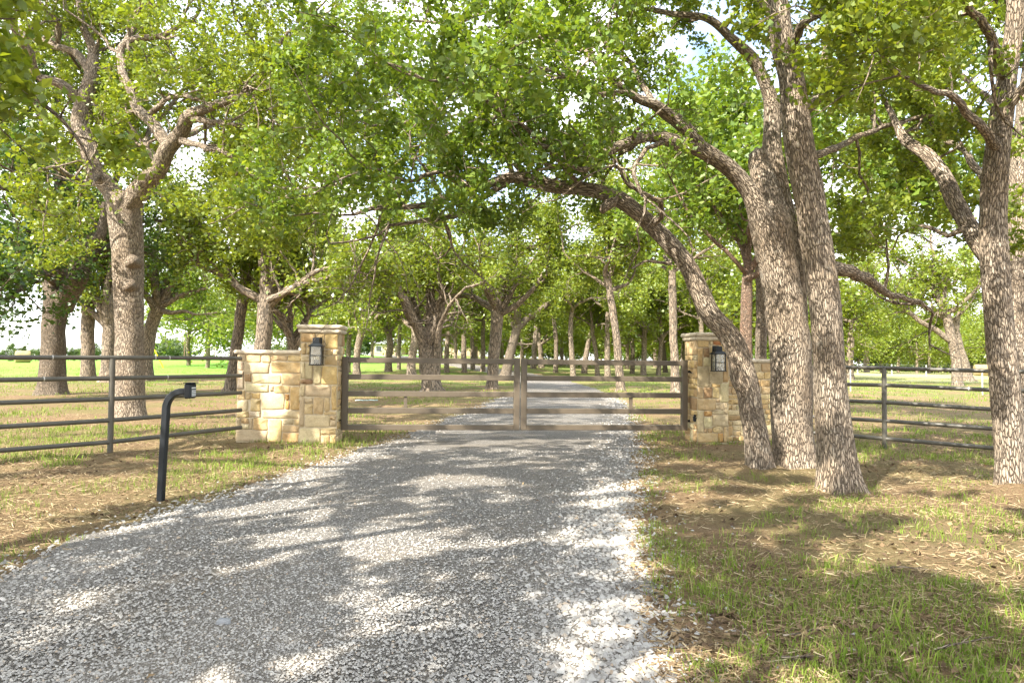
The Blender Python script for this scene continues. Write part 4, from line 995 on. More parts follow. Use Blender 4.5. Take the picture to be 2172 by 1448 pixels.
def slab(parent, name, x0, x1, y0, y1, z0, z1, mat, rng):
    """stone cap with rough rock faced edges"""
    n = max(4, int((x1 - x0) / 0.05)); m = max(4, int((y1 - y0) / 0.05))
    ring = [(x0 + (x1 - x0) * i / n, y0) for i in range(n)] + [(x1, y0 + (y1 - y0) * i / m) for i in range(m)] + [(x1 - (x1 - x0) * i / n, y1) for i in range(n)] + [(x0, y1 - (y1 - y0) * i / m) for i in range(m)]
    ring = np.array(ring); k = len(ring)
    cen = np.array([(x0 + x1) / 2, (y0 + y1) / 2])
    d = (ring - cen) / np.array([(x1 - x0) / 2, (y1 - y0) / 2])
    out = np.where(np.abs(d) > 0.98, np.sign(d), 0)
    lay = []
    for z, off in ((z0, -0.006), (z0 + (z1 - z0) * .3, 0.004), (z0 + (z1 - z0) * .7, 0.004), (z1, -0.008)):
        p = ring + out * (off + rng.uniform(-0.007, 0.007, (k, 1)))
        lay.append(np.column_stack([p, np.full(k, z) + rng.uniform(-0.003, 0.003, k)]))
    v = np.concatenate(lay + [[[cen[0], cen[1], z0]], [[cen[0], cen[1], z1 + 0.004]]])
    i = np.arange(k); i2 = (i + 1) % k
    q = np.concatenate([np.stack([i + a * k, i2 + a * k, i2 + (a + 1) * k, i + (a + 1) * k], 1) for a in range(3)])
    t_ = np.concatenate([np.stack([i2, i, np.full(k, 4 * k)], 1), np.stack([i + 3 * k, i2 + 3 * k, np.full(k, 4 * k + 1)], 1)])
    return put(name, mesh_np(name, v, [q, t_], mat), parent)

ROT = R(6.0)
uG = np.array([math.cos(ROT), math.sin(ROT)])
nG = np.array([math.sin(ROT), -math.cos(ROT)])       # towards the camera
def along(px, py, A, u):    # distance along a ground line where it crosses a photo column
    d = ray(px, py)
    # (A+s u) x d = 0
    return -(A[0] * d[1] - A[1] * d[0]) / (u[0] * d[1] - u[1] * d[0])

PF = G(634, 941.5)[:2]
PW = along(714, 941.5, PF, uG)
PD, PH = 0.56, 1.725
pl = empty('gate_pillar', (PF[0], PF[1], 0), ROT)
tag(pl, 'square tan stone pillar with a wall lantern, left of the gate', 'pillar', 'stone gate pillars')
LPIL = [(825,140,965,240,'ochre'),(975,150,1060,240,'tan'),(1070,145,1200,310,'ochre'),(825,250,870,375,'tan'),(880,245,925,300,'tan'),(880,308,930,375,'tan'),(935,250,1060,310,'cream'),(940,318,1060,380,'tan'),(1068,318,1140,378,'tan'),(1148,318,1195,378,'cream'),
 (820,388,935,450,'cream'),(945,388,1050,460,'tan'),(1060,390,1195,485,'tan'),(815,462,860,635,'cream'),(868,470,940,640,'olive'),(950,500,1025,695,'olive'),(1032,500,1190,695,'ochre'),(812,645,940,695,'brown'),
 (808,705,860,825,'cream'),(868,710,1125,830,'cream'),(1135,710,1185,975,'ochre'),(805,835,850,1160,'cream'),(858,845,940,905,'cream'),(950,840,1050,1020,'tan'),(1058,840,1115,985,'tan'),(858,912,940,1020,'tan'),(1058,992,1180,1025,'tan'),
 (862,1032,1112,1158,'cream'),(1120,1035,1180,1082,'tan'),(1120,1090,1180,1158,'grey'),(803,1170,1015,1342,'cream'),(1025,1170,1178,1237,'tan'),(1025,1245,1110,1342,'tan'),(1118,1245,1178,1342,'ochre')]
for u0, v0, u1, v1, k in LPIL:
    uL = 820 - ((v0 + v1) / 2 - 135) * 0.0165
    f = lambda u: np.clip((u - uL) / 385.0, 0, 1) * PW
    hz = lambda v: np.clip((1345 - v) / 1207.0, 0, 1) * PH
    stone(pl, f(u0 - 4), f(u1 + 4), hz(v1 + 4), hz(v0 - 4), k)
ashlar(pl, PD, PH, (PW, 0, R(90)), SRNG)
ashlar(pl, PD, PH, (0, PD, R(-90)), SRNG)
ashlar(pl, PW, PH, (PW, PD, R(180)), SRNG)
MB().box(0.003, PW - 0.003, 0.003, PD - 0.003, -0.1, PH).build('mortar', M['mortar'], pl)
slab(pl, 'cap_lower', -0.038, PW + 0.038, -0.038, PD + 0.038, PH, PH + 0.062, M['cap'], SRNG)
slab(pl, 'cap_upper', -0.058, PW + 0.058, -0.058, PD + 0.058, PH + 0.066, PH + 0.126, M['cap'], SRNG)

def wing(A, B, H, cop, label, stones=None, cop_over=0.04):
    A, B = np.array(A[:2]), np.array(B[:2])
    L = np.linalg.norm(B - A); a = math.atan2(B[1] - A[1], B[0] - A[0])
    w = empty('wing_wall', (A[0], A[1], 0), a)
    tag(w, label, 'wall', 'low stone wing walls')
    D = 0.34
    if stones:
        for u0, v0, u1, v1, k in stones:
            vm = (v0 + v1) / 2
            uL, uR = 108 - (vm - 360) * 0.0187, 818 - (vm - 360) * 0.0165
            f = lambda u: np.clip((u - uL) / (uR - uL), 0, 1) * L
            hz = lambda v: np.clip((1330 - v) / 968.0, 0, 1) * H
            stone(w, f(u0 - 4), f(u1 + 4), hz(v1 + 4), hz(v0 - 4), k)
    else: ashlar(w, L, H, (0, 0, 0), SRNG)
    ashlar(w, L, H, (L, D, R(180)), SRNG)
    ashlar(w, D, H, (L, 0, R(90)), SRNG)
    ashlar(w, D, H, (0, D, R(-90)), SRNG)
    MB().box(0.003, L - 0.003, 0.003, D - 0.003, -0.1, H).build('mortar', M['mortar'], w)
    x = -cop_over
    e = L + cop_over
    cuts = [x, x + (e - x) * 0.56, e]
    for q in range(2):
        slab(w, 'coping_slab', cuts[q] + (0.003 if q else 0), cuts[q + 1], -cop_over, D + cop_over, H + 0.001, H + cop, M['cap'], SRNG)
    return w
LWING = [(205,372,365,455,'tan'),(378,375,470,455,'tan'),(482,378,655,434,'tan'),(662,375,808,436,'tan'),(112,372,197,442,'cream'),
 (185,462,455,572,'grey'),(478,445,808,562,'ochre'),(105,450,176,540,'pink'),(268,590,582,685,'olive'),(595,575,808,695,'tan'),(190,582,258,668,'brown'),(105,548,180,752,'pink'),
 (200,690,452,778,'olive'),(466,712,502,768,'grey'),(515,708,682,785,'ochre'),(690,718,798,967,'ochre'),(262,792,355,852,'ochre'),(372,795,625,967,'olive'),(635,800,675,862,'rust'),(635,872,675,962,'rust'),(105,760,190,868,'tan'),(200,786,252,868,'tan'),
 (120,880,222,992,'grey'),(258,862,362,992,'tan'),(375,980,798,1062,'cream'),(240,1002,365,1055,'pink'),(105,1002,230,1065,'tan'),
 (148,1075,230,1132,'brown'),(285,1068,438,1200,'ochre'),(450,1075,592,1330,'ochre'),(608,1073,722,1133,'grey'),(730,1073,797,1133,'tan'),(605,1143,797,1213,'tan'),(605,1222,797,1330,'ochre'),(98,1075,140,1195,'cream'),(150,1142,232,1195,'cream'),(240,1073,277,1195,'cream'),(95,1207,438,1330,'grey')]
nb = -nG
WA = G(500, 935.5)[:2]
WB = PF + nb * 0.14
wing(WA, WB, 1.39, 0.062, 'low stone wing wall between the left pillar and the pipe fence', LWING)

QF = G(1479, 939)[:2]
QW = along(1545, 939, QF, uG)
QH = 1.70
pr = empty('gate_pillar', (QF[0], QF[1], 0), ROT)
tag(pr, 'stone pillar partly hidden by the leaning oak, right of the gate', 'pillar', 'stone gate pillars')
RPIL = [(220,185,350,262,'ochre'),(358,185,392,232,'cream'),(400,185,490,232,'rust'),(498,185,582,330,'ochre'),(288,270,355,376,'brown'),(364,240,490,332,'tan'),(285,384,376,485,'olive'),(385,340,512,538,'cream'),(520,338,582,668,'ochre'),(220,270,280,485,'ochre'),
 (218,495,350,722,'olive'),(358,546,512,682,'olive'),(388,690,478,728,'ochre'),(350,690,380,728,'grey'),(220,732,282,858,'tan'),(290,732,390,858,'brown'),(398,736,477,858,'tan'),(485,676,583,906,'olive'),
 (218,866,430,992,'tan'),(438,866,478,908,'tan'),(438,915,530,990,'grey'),(538,915,583,1040,'grey'),(392,998,530,1042,'grey'),(292,1004,384,1068,'rust'),(220,1000,284,1254,'cream'),(294,1076,388,1198,'olive'),(396,1050,583,1178,'grey'),(398,1186,516,1254,'tan'),(338,1206,390,1254,'ochre'),(294,1206,330,1254,'tan'),(524,1186,583,1372,'tan'),(220,1262,455,1372,'tan'),(462,1262,517,1372,'rust')]
for u0, v0, u1, v1, k in RPIL:
    f = lambda u: np.clip((u - 216) / 368.0, 0, 1) * QW
    hz = lambda v: np.clip((1375 - v) / 1195.0, 0, 1) * QH
    stone(pr, f(u0 - 4), f(u1 + 4), hz(v1 + 4), hz(v0 - 4), k)
ashlar(pr, PD, QH, (0, PD, R(-90)), SRNG, ('ochre', 'tan', 'brown', 'olive', 'ochre'))
ashlar(pr, PD, QH, (QW, 0, R(90)), SRNG)
ashlar(pr, QW, QH, (QW, PD, R(180)), SRNG)
MB().box(0.003, QW - 0.003, 0.003, PD - 0.003, -0.1, QH).build('mortar', M['mortar'], pr)
slab(pr, 'cap_lower', -0.038, QW + 0.038, -0.038, PD + 0.038, QH, QH + 0.062, M['cap'], SRNG)
slab(pr, 'cap_upper', -0.058, QW + 0.058, -0.058, PD + 0.058, QH + 0.066, QH + 0.126, M['cap'], SRNG)
QR = QF + uG * QW
WC = QR + nb * 0.14
WD = P(1648, 900, 12.0)[:2]
wing(WC, WD, 1.335, 0.062, 'low stone wing wall glimpsed between the oak stems, right of the gate')

# ------------------------------------------------------------------ lanterns
def lantern(pos2, z0, z1, label):
    """hangs on a wall face; local -y points away from the wall"""
    H = z1 - z0; w = 0.082
    e = empty('wall_lantern', (pos2[0], pos2[1], z0), ROT)
    tag(e, label, 'wall lamp', 'black wall lanterns on the pillars')
    cy = -0.155
    zr = H * 0.66
    MB().box(-0.052, 0.058, -0.036, -0.012, H * 0.66, H, 0.004).build('back_plate', M['black'], e)
    MB().box(-0.016, 0.016, cy + 0.02, -0.036, H * 0.80, H * 0.86, 0.003).build('arm', M['black'], e)
    MB().box(-0.056, 0.046, cy - 0.05, cy + 0.05, zr + 0.055, H * 0.97, 0.006).build('hood', M['black'], e)
    r = MB(); a0, a1 = 0.108, 0.052
    v = [(sx * a0, cy + sy * a0, zr) for sx, sy in ((-1, -1), (1, -1), (1, 1), (-1, 1))] + [(sx * a0, cy + sy * a0, zr + 0.012) for sx, sy in ((-1, -1), (1, -1), (1, 1), (-1, 1))] + [(sx * a1, cy + sy * a1, zr + 0.056) for sx, sy in ((-1, -1), (1, -1), (1, 1), (-1, 1))]
    f = [(3, 2, 1, 0), (8, 9, 10, 11)] + [(i + 4 * q, (i + 1) % 4 + 4 * q, (i + 1) % 4 + 4 + 4 * q, i + 4 + 4 * q) for q in (0, 1) for i in range(4)]
    r.add(v, f).build('roof', M['black'], e)
    MB().box(-0.100, 0.100, cy - 0.100, cy + 0.100, 0, 0.016, 0.003).build('base', M['black'], e)
    for sx in (-1, 1):
        for sy in (-1, 1):
            MB().box(sx * w - 0.008, sx * w + 0.008, cy + sy * w - 0.008, cy + sy * w + 0.008, 0.0165, zr - 0.0005).build('corner_bar', M['black'], e)
    zm = H * 0.33
    for sy in (-1, 1):
        MB().box(-w + 0.0085, w - 0.0085, cy + sy * w - 0.006, cy + sy * w + 0.006, zm, zm + 0.013).build('cross_bar', M['black'], e)
        MB().box(cy * 0 + sy * w - 0.006, sy * w + 0.006, cy - w + 0.0085, cy + w - 0.0085, zm, zm + 0.013).build('cross_bar', M['black'], e)
    for sy in (-1, 1):
        MB().box(-w + 0.009, w - 0.009, cy + sy * (w - 0.012) - 0.0015, cy + sy * (w - 0.012) + 0.0015, 0.017, zr - 0.001).build('glass_pane', M['glass'], e)
        MB().box(sy * (w - 0.012) - 0.0015, sy * (w - 0.012) + 0.0015, cy - w + 0.016, cy + w - 0.016, 0.017, zr - 0.001).build('glass_pane', M['glass'], e)
    for k in range(3):
        x = (k - 1) * 0.024; y = cy + (0.012 if k == 1 else -0.008)
        c = MB().cyl((x, y, 0.0165), (x, y, 0.085), 0.010, n=10).build('candle', M['black'], e)
        MB().cyl((x, y, 0.086), (x, y, 0.135), 0.009, 0.003, 10).build('bulb', M['bulb'], c)
lp = PF + uG * (PW * 0.47) + nG * 0.004
lantern(lp, 1.222, 1.655, 'black lantern with glass panes on the left stone pillar')
lp = QF + uG * along(1516, 760, QF, uG) + nG * 0.004
lantern(lp, 1.185, 1.61, 'black lantern with glass panes on the right pillar beside the leaning oak')

# ------------------------------------------------------------------ double gate
GA = P(725, 850, 11.02)[:2]
GB = P(1457, 850, 11.62)[:2]
gl = math.atan2(GB[1] - GA[1], GB[0] - GA[0]); ug = np.array([math.cos(gl), math.sin(gl)])
s0, s1, s2, s3 = 0.0, along(1102, 850, GA, ug), along(1104.5, 850, GA, ug), np.linalg.norm(GB - GA)
def gate_leaf(a, b, brace, hinge_left, label):
    o = GA + ug * a
    L = b - a
    e = empty('gate_leaf', (o[0], o[1], 0), gl)
    tag(e, label, 'gate', 'leaves of the double gate')
    pw = 0.098; hp = 0.049
    MB().box(0, pw, -hp, hp, 0.185, 1.365, 0.006).build('post', M['metal'], e)
    MB().box(L - pw, L, -hp, hp, 0.185, 1.365, 0.006).build('post', M['metal'], e)
    for i in range(5):
        z = 0.228 + 0.2705 * i
        MB().box(pw + 0.0005, L - pw - 0.0005, -hp + 0.004, hp - 0.004, z - 0.043, z + 0.043, 0.005).build('rail', M['metal'], e)
    xb = brace * L
    MB().box(xb - 0.025, xb + 0.025, -0.025, 0.025, 0.4985 + 0.0432, 0.769 - 0.0432).build('brace', M['metal'], e)
    for z in (0.34, 1.17):
        x0, x1 = (-0.14, 0) if hinge_left else (L, L + 0.14)
        h = MB().box(x0, x1 - 0.001 if hinge_left else x1, -0.012, 0.012, z - 0.02, z + 0.02).build('hinge_strap', M['black'], e)
        xc = x0 - 0.0 if hinge_left else x1
        MB().cyl((xc, 0, z - 0.07), (xc, 0, z + 0.07), 0.022, n=10).build('hinge_barrel', M['black'], h)
gate_leaf(s0, s1, along(860, 850, GA, ug) / (s1 - s0), True, 'left leaf of the wide bronze metal gate, hung on the lantern pillar')
gate_leaf(s2, s3, (along(1338, 850, GA, ug) - s2) / (s3 - s2), False, 'right leaf of the wide bronze metal gate, meeting the leaning oak side')

def clip(px, py, Y, name, label, w, h, dpt):
    p = P(px, py, Y)
    e = empty(name, (p[0], p[1], p[2]), ROT)
    tag(e, label, 'gate hardware')
    MB().box(-w / 2, w / 2, -dpt / 2, dpt / 2, -h / 2, h / 2, 0.006).build('housing', M['black'], e)
    MB().cyl((0, -dpt / 2 - 0.02, h * 0.2), (0, -dpt / 2 + 0.001, h * 0.2), 0.012, n=8).build('bolt', M['black'], e)
    MB().box(-w * 0.3, w * 0.3, -dpt * 0.3, dpt * 0.3, h / 2 + 0.0005, h / 2 + 0.03).build('bracket', M['black'], e)
clip(1474, 888, 11.40, 'sensor_box', 'small black box low on the gate side face of the right pillar', 0.05, 0.085, 0.06)
clip(717, 897, 10.93, 'latch_box', 'small black latch box low on the gate side face of the left pillar', 0.05, 0.10, 0.07)

# ------------------------------------------------------------------ pipe fences
def tube_obj(name, pts, r, mat, parent, n=14, ends=True):
    T = Tree(1); pts = np.array(pts, float)
    v = MB()
    for a, b_ in zip(pts[:-1], pts[1:]): v.cyl(a, b_, r, n=n)
    return v.build(name, mat, parent, True)
def pipe_fence(stations, posts, label, welds=(), cap_end=None):
    """stations: list of (px, Y, [five rail rows])  -> rails run through them"""
    p0 = P(stations[0][0], 800, stations[0][1])
    e = empty('pipe_fence', (p0[0], p0[1], 0), 0)
    tag(e, label, 'fence', 'pipe rail fences beside the pillars')
    off = np.array([p0[0], p0[1], 0])
    for i in range(5):
        pts = [P(px, rows[i], Y) - off for px, Y, rows in stations]
        # finer: straight runs with welded joints
        v = MB()
        for a, b_ in zip(pts[:-1], pts[1:]): v.cyl(a, b_, 0.0305, n=16, caps=True)
        for p in pts[1:-1]:
            pass
        rl = v.build('rail', M['pipe'], e, True)
        for px_, row in welds:
            if row != i: continue
            # ring of bare weld at a pipe joint
            xs_ = [s[0] for s in stations]
            for (pa, qa), (pb, qb) in zip(zip(stations[:-1], pts[:-1]), zip(stations[1:], pts[1:])):
                lo, hi = sorted((pa[0], pb[0]))
                if lo <= px_ <= hi:
                    A2, u2 = (qa + off)[:2], (qb - qa)[:2]
                    f = along(px_, 800, A2, u2)
                    c = qa + (qb - qa) * f; dd = unit(qb - qa)
                    MB().cyl(c - dd * 0.007, c + dd * 0.007, 0.0325, n=14).build('weld_ring', M['weld'], rl, True)
    for px, Y, ztop in posts:
        p = P(px, 900, Y); gz = float(ground(p[0], p[1]))
        MB().cyl((p[0] - off[0], p[1] - off[1], gz - 0.1), (p[0] - off[0], p[1] - off[1], ztop), 0.037, n=16).build('post', M['pipe'], e, True)
pipe_fence([(-420, 7.0, [757, 816, 877, 938, 998]), (0, 8.46, [757.7, 805.5, 854, 905, 955]), (235, 9.38, [758.5, 802, 846, 891, 937]), (512, 10.78, [760, 796.5, 832.5, 869.5, 906])],
           [(235, 9.38, 1.29), (-330, 7.25, 1.29)], 'five rail pipe fence left of the stone wing wall', [(110, 0), (328, 0), (358, 0), (93, 1), (355, 1)])
pipe_fence([(1640, 12.05, [777.5, 811, 843, 878, 912]), (1800, 11.42, [779, 815, 850, 888, 923]), (1876, 10.95, [780, 816.5, 853, 892, 930]), (2108, 10.0, [787, 827, 868, 909, 950]), (2420, 8.9, [793, 838, 884, 932, 980])],
           [(1876, 10.95, 1.27), (2330, 9.2, 1.27)], 'five rail pipe fence between the right oaks', [(2055, 1)])

# ------------------------------------------------------------------ keypad pedestal
kb = G(340, 1058)
e = empty('keypad_pedestal', (kb[0], kb[1], 0), R(-6))
tag(e, 'black gooseneck post with a gate keypad, beside the drive', 'keypad')
path = [(0, 0, -0.1), (0.004, 0, 0.0), (0.018, 0, 0.42), (0.034, 0, 0.80)]
cx_, cz_, rr_ = 0.034 + 0.17, 0.83, 0.17
for k in range(9):
    w = math.pi - k / 8 * math.pi / 2
    path.append((cx_ + rr_ * math.cos(w), 0, cz_ + rr_ * math.sin(w)))
path.append((0.232, 0, 1.0))
path = np.array(path); hw = 0.029
tan = np.gradient(path, axis=0); tan /= np.linalg.norm(tan, axis=1)[:, None]
nv = np.stack([tan[:, 2], np.zeros(len(path)), -tan[:, 0]], 1)
mb = MB(); vs = []
for p, n_ in zip(path, nv):
    b_ = 0.006
    for a2, c2 in ((-hw + b_, -hw), (hw - b_, -hw), (hw, -hw + b_), (hw, hw - b_), (hw - b_, hw), (-hw + b_, hw), (-hw, hw - b_), (-hw, -hw + b_)):
        vs.append(p + n_ * a2 + np.array([0, c2, 0]))
k8 = len(path)
mb.add(vs, [(i * 8 + q, i * 8 + (q + 1) % 8, (i + 1) * 8 + (q + 1) % 8, (i + 1) * 8 + q) for i in range(k8 - 1) for q in range(8)] + [tuple(range(8)), tuple(range(k8 * 8 - 1, k8 * 8 - 9, -1))])
mb.build('gooseneck_post', M['black'], e)
kp = MB().box(0.233, 0.300, -0.054, 0.054, 0.935, 1.075, 0.012).build('keypad', M['black'], e)
MB().box(0.3005, 0.303, -0.032, 0.032, 1.026, 1.038).build('display', M['keywhite'], kp)
for r_ in range(4):
    for c_ in range(3):
        MB().box(0.3005, 0.3045, -0.030 + c_ * 0.0215, -0.030 + c_ * 0.0215 + 0.017, 0.957 + r_ * 0.0155, 0.957 + r_ * 0.0155 + 0.0095).build('key', M['keywhite'], kp)
MB().box(0.229, 0.312, -0.060, 0.060, 1.0755, 1.083, 0.002).build('rain_hood', M['black'], kp)

# ------------------------------------------------------------------ farmhouse far back on the rise
M['housewall'] = simple_mat('cream_house_wall', (0.42, 0.32, 0.20), 0.9)
M['houseroof'] = simple_mat('pale_metal_roof', (0.34, 0.34, 0.35), 0.5, 0.0, 0.5)
M['white'] = simple_mat('white_paint', (0.78, 0.78, 0.76), 0.6)
M['darkglass'] = simple_mat('dark_window', (0.05, 0.055, 0.06), 0.12, 0, 0.6)
M['trunkbrown'] = simple_mat('brown_door', (0.18, 0.11, 0.07), 0.6)
hp = P(790, 752, 165); hz0 = float(ground(hp[0] + 12, 165)) 
h = empty('farmhouse', (hp[0], 165, hz0), R(2))
tag(h, 'single storey cream farmhouse with a pillared porch, far back through the trees', 'house')
HL = 26.0
wl = MB().box(0, HL, 0, 9, -1.2, 2.7).build('wall', M['housewall'], h)
rf = MB().add([(-.7, -.7, 2.72), (HL + .7, -.7, 2.72), (HL + .7, 9.7, 2.72), (-.7, 9.7, 2.72), (-.7, -.7, 2.95), (HL + .7, -.7, 2.95), (HL + .7, 9.7, 2.95), (-.7, 9.7, 2.95), (4.5, 4.5, 4.3), (HL - 4.5, 4.5, 4.3)],
         [(3, 2, 1, 0), (0, 1, 5, 4), (1, 2, 6, 5), (2, 3, 7, 6), (3, 0, 4, 7), (4, 5, 9, 8), (6, 7, 8, 9), (7, 4, 8), (5, 6, 9)]).build('roof', M['houseroof'], h)
MB().box(15, 15.8, 4, 4.8, 3.9, 5.0).build('chimney', M['housewall'], rf)
MB().add([(4.5, -3.2, 2.55), (13.5, -3.2, 2.55), (13.5, -0.72, 2.80), (4.5, -0.72, 2.80), (4.5, -3.2, 2.75), (13.5, -3.2, 2.75), (13.5, -0.72, 3.3), (4.5, -0.72, 3.3)],
         [(3, 2, 1, 0), (4, 5, 6, 7), (0, 1, 5, 4), (1, 2, 6, 5), (2, 3, 7, 6), (3, 0, 4, 7)]).build('porch_roof', M['houseroof'], h)
for x in (4.9, 7.0, 9.2, 11.2, 13.1): MB().box(x - .2, x + .2, -3.05, -2.65, -1.2, 2.54).build('column', M['white'], h)
for x in (1.5, 6.0, 11.6, 16.5, 21.5):
    wn = MB().box(x - .75, x + .75, -0.06, -0.003, 0.8, 2.2).build('window', M['white'], h)
    MB().box(x - .65, x + .65, -0.09, -0.061, 0.9, 2.1).build('pane', M['darkglass'], wn)
MB().box(8.0, 9.1, -0.07, -0.003, 0, 2.1).build('door', M['trunkbrown'], h)

# ------------------------------------------------------------------ hay bales, poles, small far things
def bale_mat():
    m, n, out = new_mat('round_hay_bale')
    tc = N(n, 'ShaderNodeTexCoord'); mp = N(n, 'ShaderNodeMapping'); mp.inputs['Scale'].default_value = (0.6, 6, 6)
    n.links.new(tc.outputs['Object'], mp.inputs[0])
    f = noise_(n, mp.outputs[0], 4, 5, 0.7)
    c = ramp(n, f, [(0.3, (0.22, 0.15, 0.07)), (0.6, (0.46, 0.36, 0.2)), (0.8, (0.58, 0.48, 0.3))])
    princ(n, out, c, 0.95, bump_(n, f, 1, 0.08), spec=0.1)
    return m
M['bale'] = bale_mat()
def bale(px, py, Y, rz, label):
    p = P(px, py, Y); z0 = float(ground(p[0], p[1]))
    v, q = [], []
    n, k = 28, 9
    prof = [(-0.80, 0.30), (-0.80, 0.55), (-0.79, 0.70), (-0.70, 0.77), (-0.2, 0.78), (0.3, 0.77), (0.70, 0.77), (0.79, 0.70), (0.80, 0.55), (0.80, 0.30)]
    rg = np.random.default_rng(int(px) + 9)
    for x, r in prof:
        for i in range(n):
            w = 2 * math.pi * i / n; rr = r * (1 + rg.uniform(-0.02, 0.02))
            v.append((x + rg.uniform(-.02, .02), rr * math.cos(w), max(0.0, 0.74 + rr * math.sin(w))))
    v += [(-0.78, 0, 0.74), (0.78, 0, 0.74)]
    for a in range(len(prof) - 1):
        for i in range(n): q.append((a * n + i, a * n + (i + 1) % n, (a + 1) * n + (i + 1) % n, (a + 1) * n + i))
    last = (len(prof) - 1) * n
    ts = [((i + 1) % n, i, len(v) - 2) for i in range(n)] + [(last + i, last + (i + 1) % n, len(v) - 1) for i in range(n)]
    o = put('hay_bale', mesh_np('hay_bale', np.array(v), [np.array(q), np.array(ts)], M['bale'], True), None, (p[0], p[1], z0 - 0.02), (0, 0, rz))
    tag(o, label, 'hay bale')
bale(48, 770, 86, R(38), 'round hay bale on the bright green field at the far left')
bale(2082, 782, 88, R(-20), 'round hay bale beyond the right paddock, beside the edge oak trunk')

def pole(px, Y, hgt, r, label, cross=True):
    p = P(px, 760, Y); z0 = float(ground(p[0], p[1]))
    e = empty('utility_pole', (p[0], p[1], z0)); tag(e, label, 'utility pole', 'utility poles beyond the hay field')
    MB().cyl((0, 0, -0.3), (0, 0, hgt), r, r * 0.7, 8).build('pole', M['trunkbrown'], e)
    if cross: MB().box(-1.1, 1.1, -0.06 - r, -r * 0.72, hgt - 0.6, hgt - 0.45).build('crossarm', M['trunkbrown'], e)
pole(391, 150, 9, 0.13, 'thin utility pole left of the other two, seen above the pipe fence')
pole(436, 140, 9.5, 0.14, 'utility pole in the middle of three, seen above the pipe fence')
pole(455, 175, 9.5, 0.13, 'palest utility pole, just left of the slender leaning oak')
M['yellow'] = simple_mat('yellow_guard', (0.75, 0.52, 0.02), 0.5)
p = P(347, 757, 62); z0 = float(ground(p[0], 62))
e = empty('guy_wire', (p[0], 62, z0)); tag(e, 'slanting guy wire with a bright yellow guard right of the big forked oak', 'guy wire')
MB().cyl((0, 0, 0.0), (-0.85, 0, 1.65), 0.055, n=8).build('yellow_guard', M['yellow'], e)
MB().cyl((-0.855, 0, 1.66), (-3.2, 0.3, 6.2), 0.012, n=5).build('wire', M['pipe'], e)

M['tpost'] = simple_mat('grey_t_post', (0.42, 0.43, 0.42), 0.6)
def wire_fence(pts, spacing, hgt, label, r=0.03, nw=4):
    a, b_ = np.array(pts[0]), np.array(pts[1])
    L = np.linalg.norm(b_ - a); n = int(L / spacing) + 1
    e = empty('wire_fence', (a[0], a[1], 0)); tag(e, label, 'fence')
    P_ = [a + (b_ - a) * i / (n - 1) for i in range(n)]
    me = None
    for p in P_:
        gz = float(ground(p[0], p[1]))
        if me is None:
            o = MB().box(-r, r, -r * .4, r * .4, -0.3, hgt).add([(-r * .3, r * .42, -.3), (r * .3, r * .42, -.3), (r * .3, r * 1.4, -.3), (-r * .3, r * 1.4, -.3), (-r * .3, r * .42, hgt), (r * .3, r * .42, hgt), (r * .3, r * 1.4, hgt), (-r * .3, r * 1.4, hgt)], [(0, 1, 2, 3), (7, 6, 5, 4), (0, 4, 5, 1), (1, 5, 6, 2), (2, 6, 7, 3), (3, 7, 4, 0)]).build('post', M['tpost'], e)
            me = o.data
        else: o = put('post', me, e)
        o.location = (p[0] - a[0], p[1] - a[1], gz)
    for k in range(nw):
        v = MB()
        for p, q in zip(P_[:-1], P_[1:]):
            z1, z2 = float(ground(*p)), float(ground(*q)); zz = hgt * (0.25 + 0.72 * k / (nw - 1))
            v.cyl((p[0] - a[0], p[1] - a[1] - r, z1 + zz), (q[0] - a[0], q[1] - a[1] - r, z2 + zz), 0.004, n=3, caps=False)
        v.build('wire', M['tpost'], e)
wire_fence(((12.0, 36.5), (26.5, 29.0)), 4.2, 1.2, 'thin post and wire fence crossing the right paddock behind the pipe fence', 0.028)
wire_fence(((3.0, 84), (70, 76)), 3.6, 1.25, 'far line of pale posts and wire along the right paddock', 0.06)
wire_fence(((-6, 128), (14, 120)), 2.4, 1.2, 'pale fence by the bend of the drive near the farmhouse', 0.07)

# plastic sheet lying behind the left gate leaf
p = G(778, 849)
M['plastic'] = simple_mat('pale_green_sheet', (0.45, 0.60, 0.55), 0.4)
gv = []
rg = np.random.default_rng(3)
for j in range(6):
    for i in range(14):
        gv.append((i * 0.055 - 0.36, j * 0.07 - 0.17 + 0.03 * math.sin(i), 0.012 + 0.03 * abs(math.sin(i * 1.7 + j)) * rg.uniform(.3, 1)))
q = [(j * 14 + i, j * 14 + i + 1, (j + 1) * 14 + i + 1, (j + 1) * 14 + i) for j in range(5) for i in range(13)]
o = put('plastic_sheet', mesh_np('plastic_sheet', np.array(gv), [np.array(q)], M['plastic'], True), None, (p[0], p[1], float(ground(p[0], p[1])) + .004), (0, 0, R(8)))
sol = o.modifiers.new('thickness', 'SOLIDIFY'); sol.thickness = 0.004
tag(o, 'crumpled pale green sheet lying on the ground behind the left gate leaf', 'plastic sheet')

# ------------------------------------------------------------------ ground cover
_tab = np.random.default_rng(99).random((64, 64))
def vnoise(x, y, s):
    x = np.asarray(x) / s + 31.7; y = np.asarray(y) / s + 17.3
    xi = np.floor(x).astype(int); yi = np.floor(y).astype(int)
    fx = x - xi; fy = y - yi; fx = fx * fx * (3 - 2 * fx); fy = fy * fy * (3 - 2 * fy)
    g = lambda a, b: _tab[a % 64, b % 64]
    return (g(xi, yi) * (1 - fx) + g(xi + 1, yi) * fx) * (1 - fy) + (g(xi, yi + 1) * (1 - fx) + g(xi + 1, yi + 1) * fx) * fy
def patch(x, y): return 0.5 * vnoise(x, y, 1.3) + 0.3 * vnoise(x, y, 0.5) + 0.2 * vnoise(x, y, 0.2)

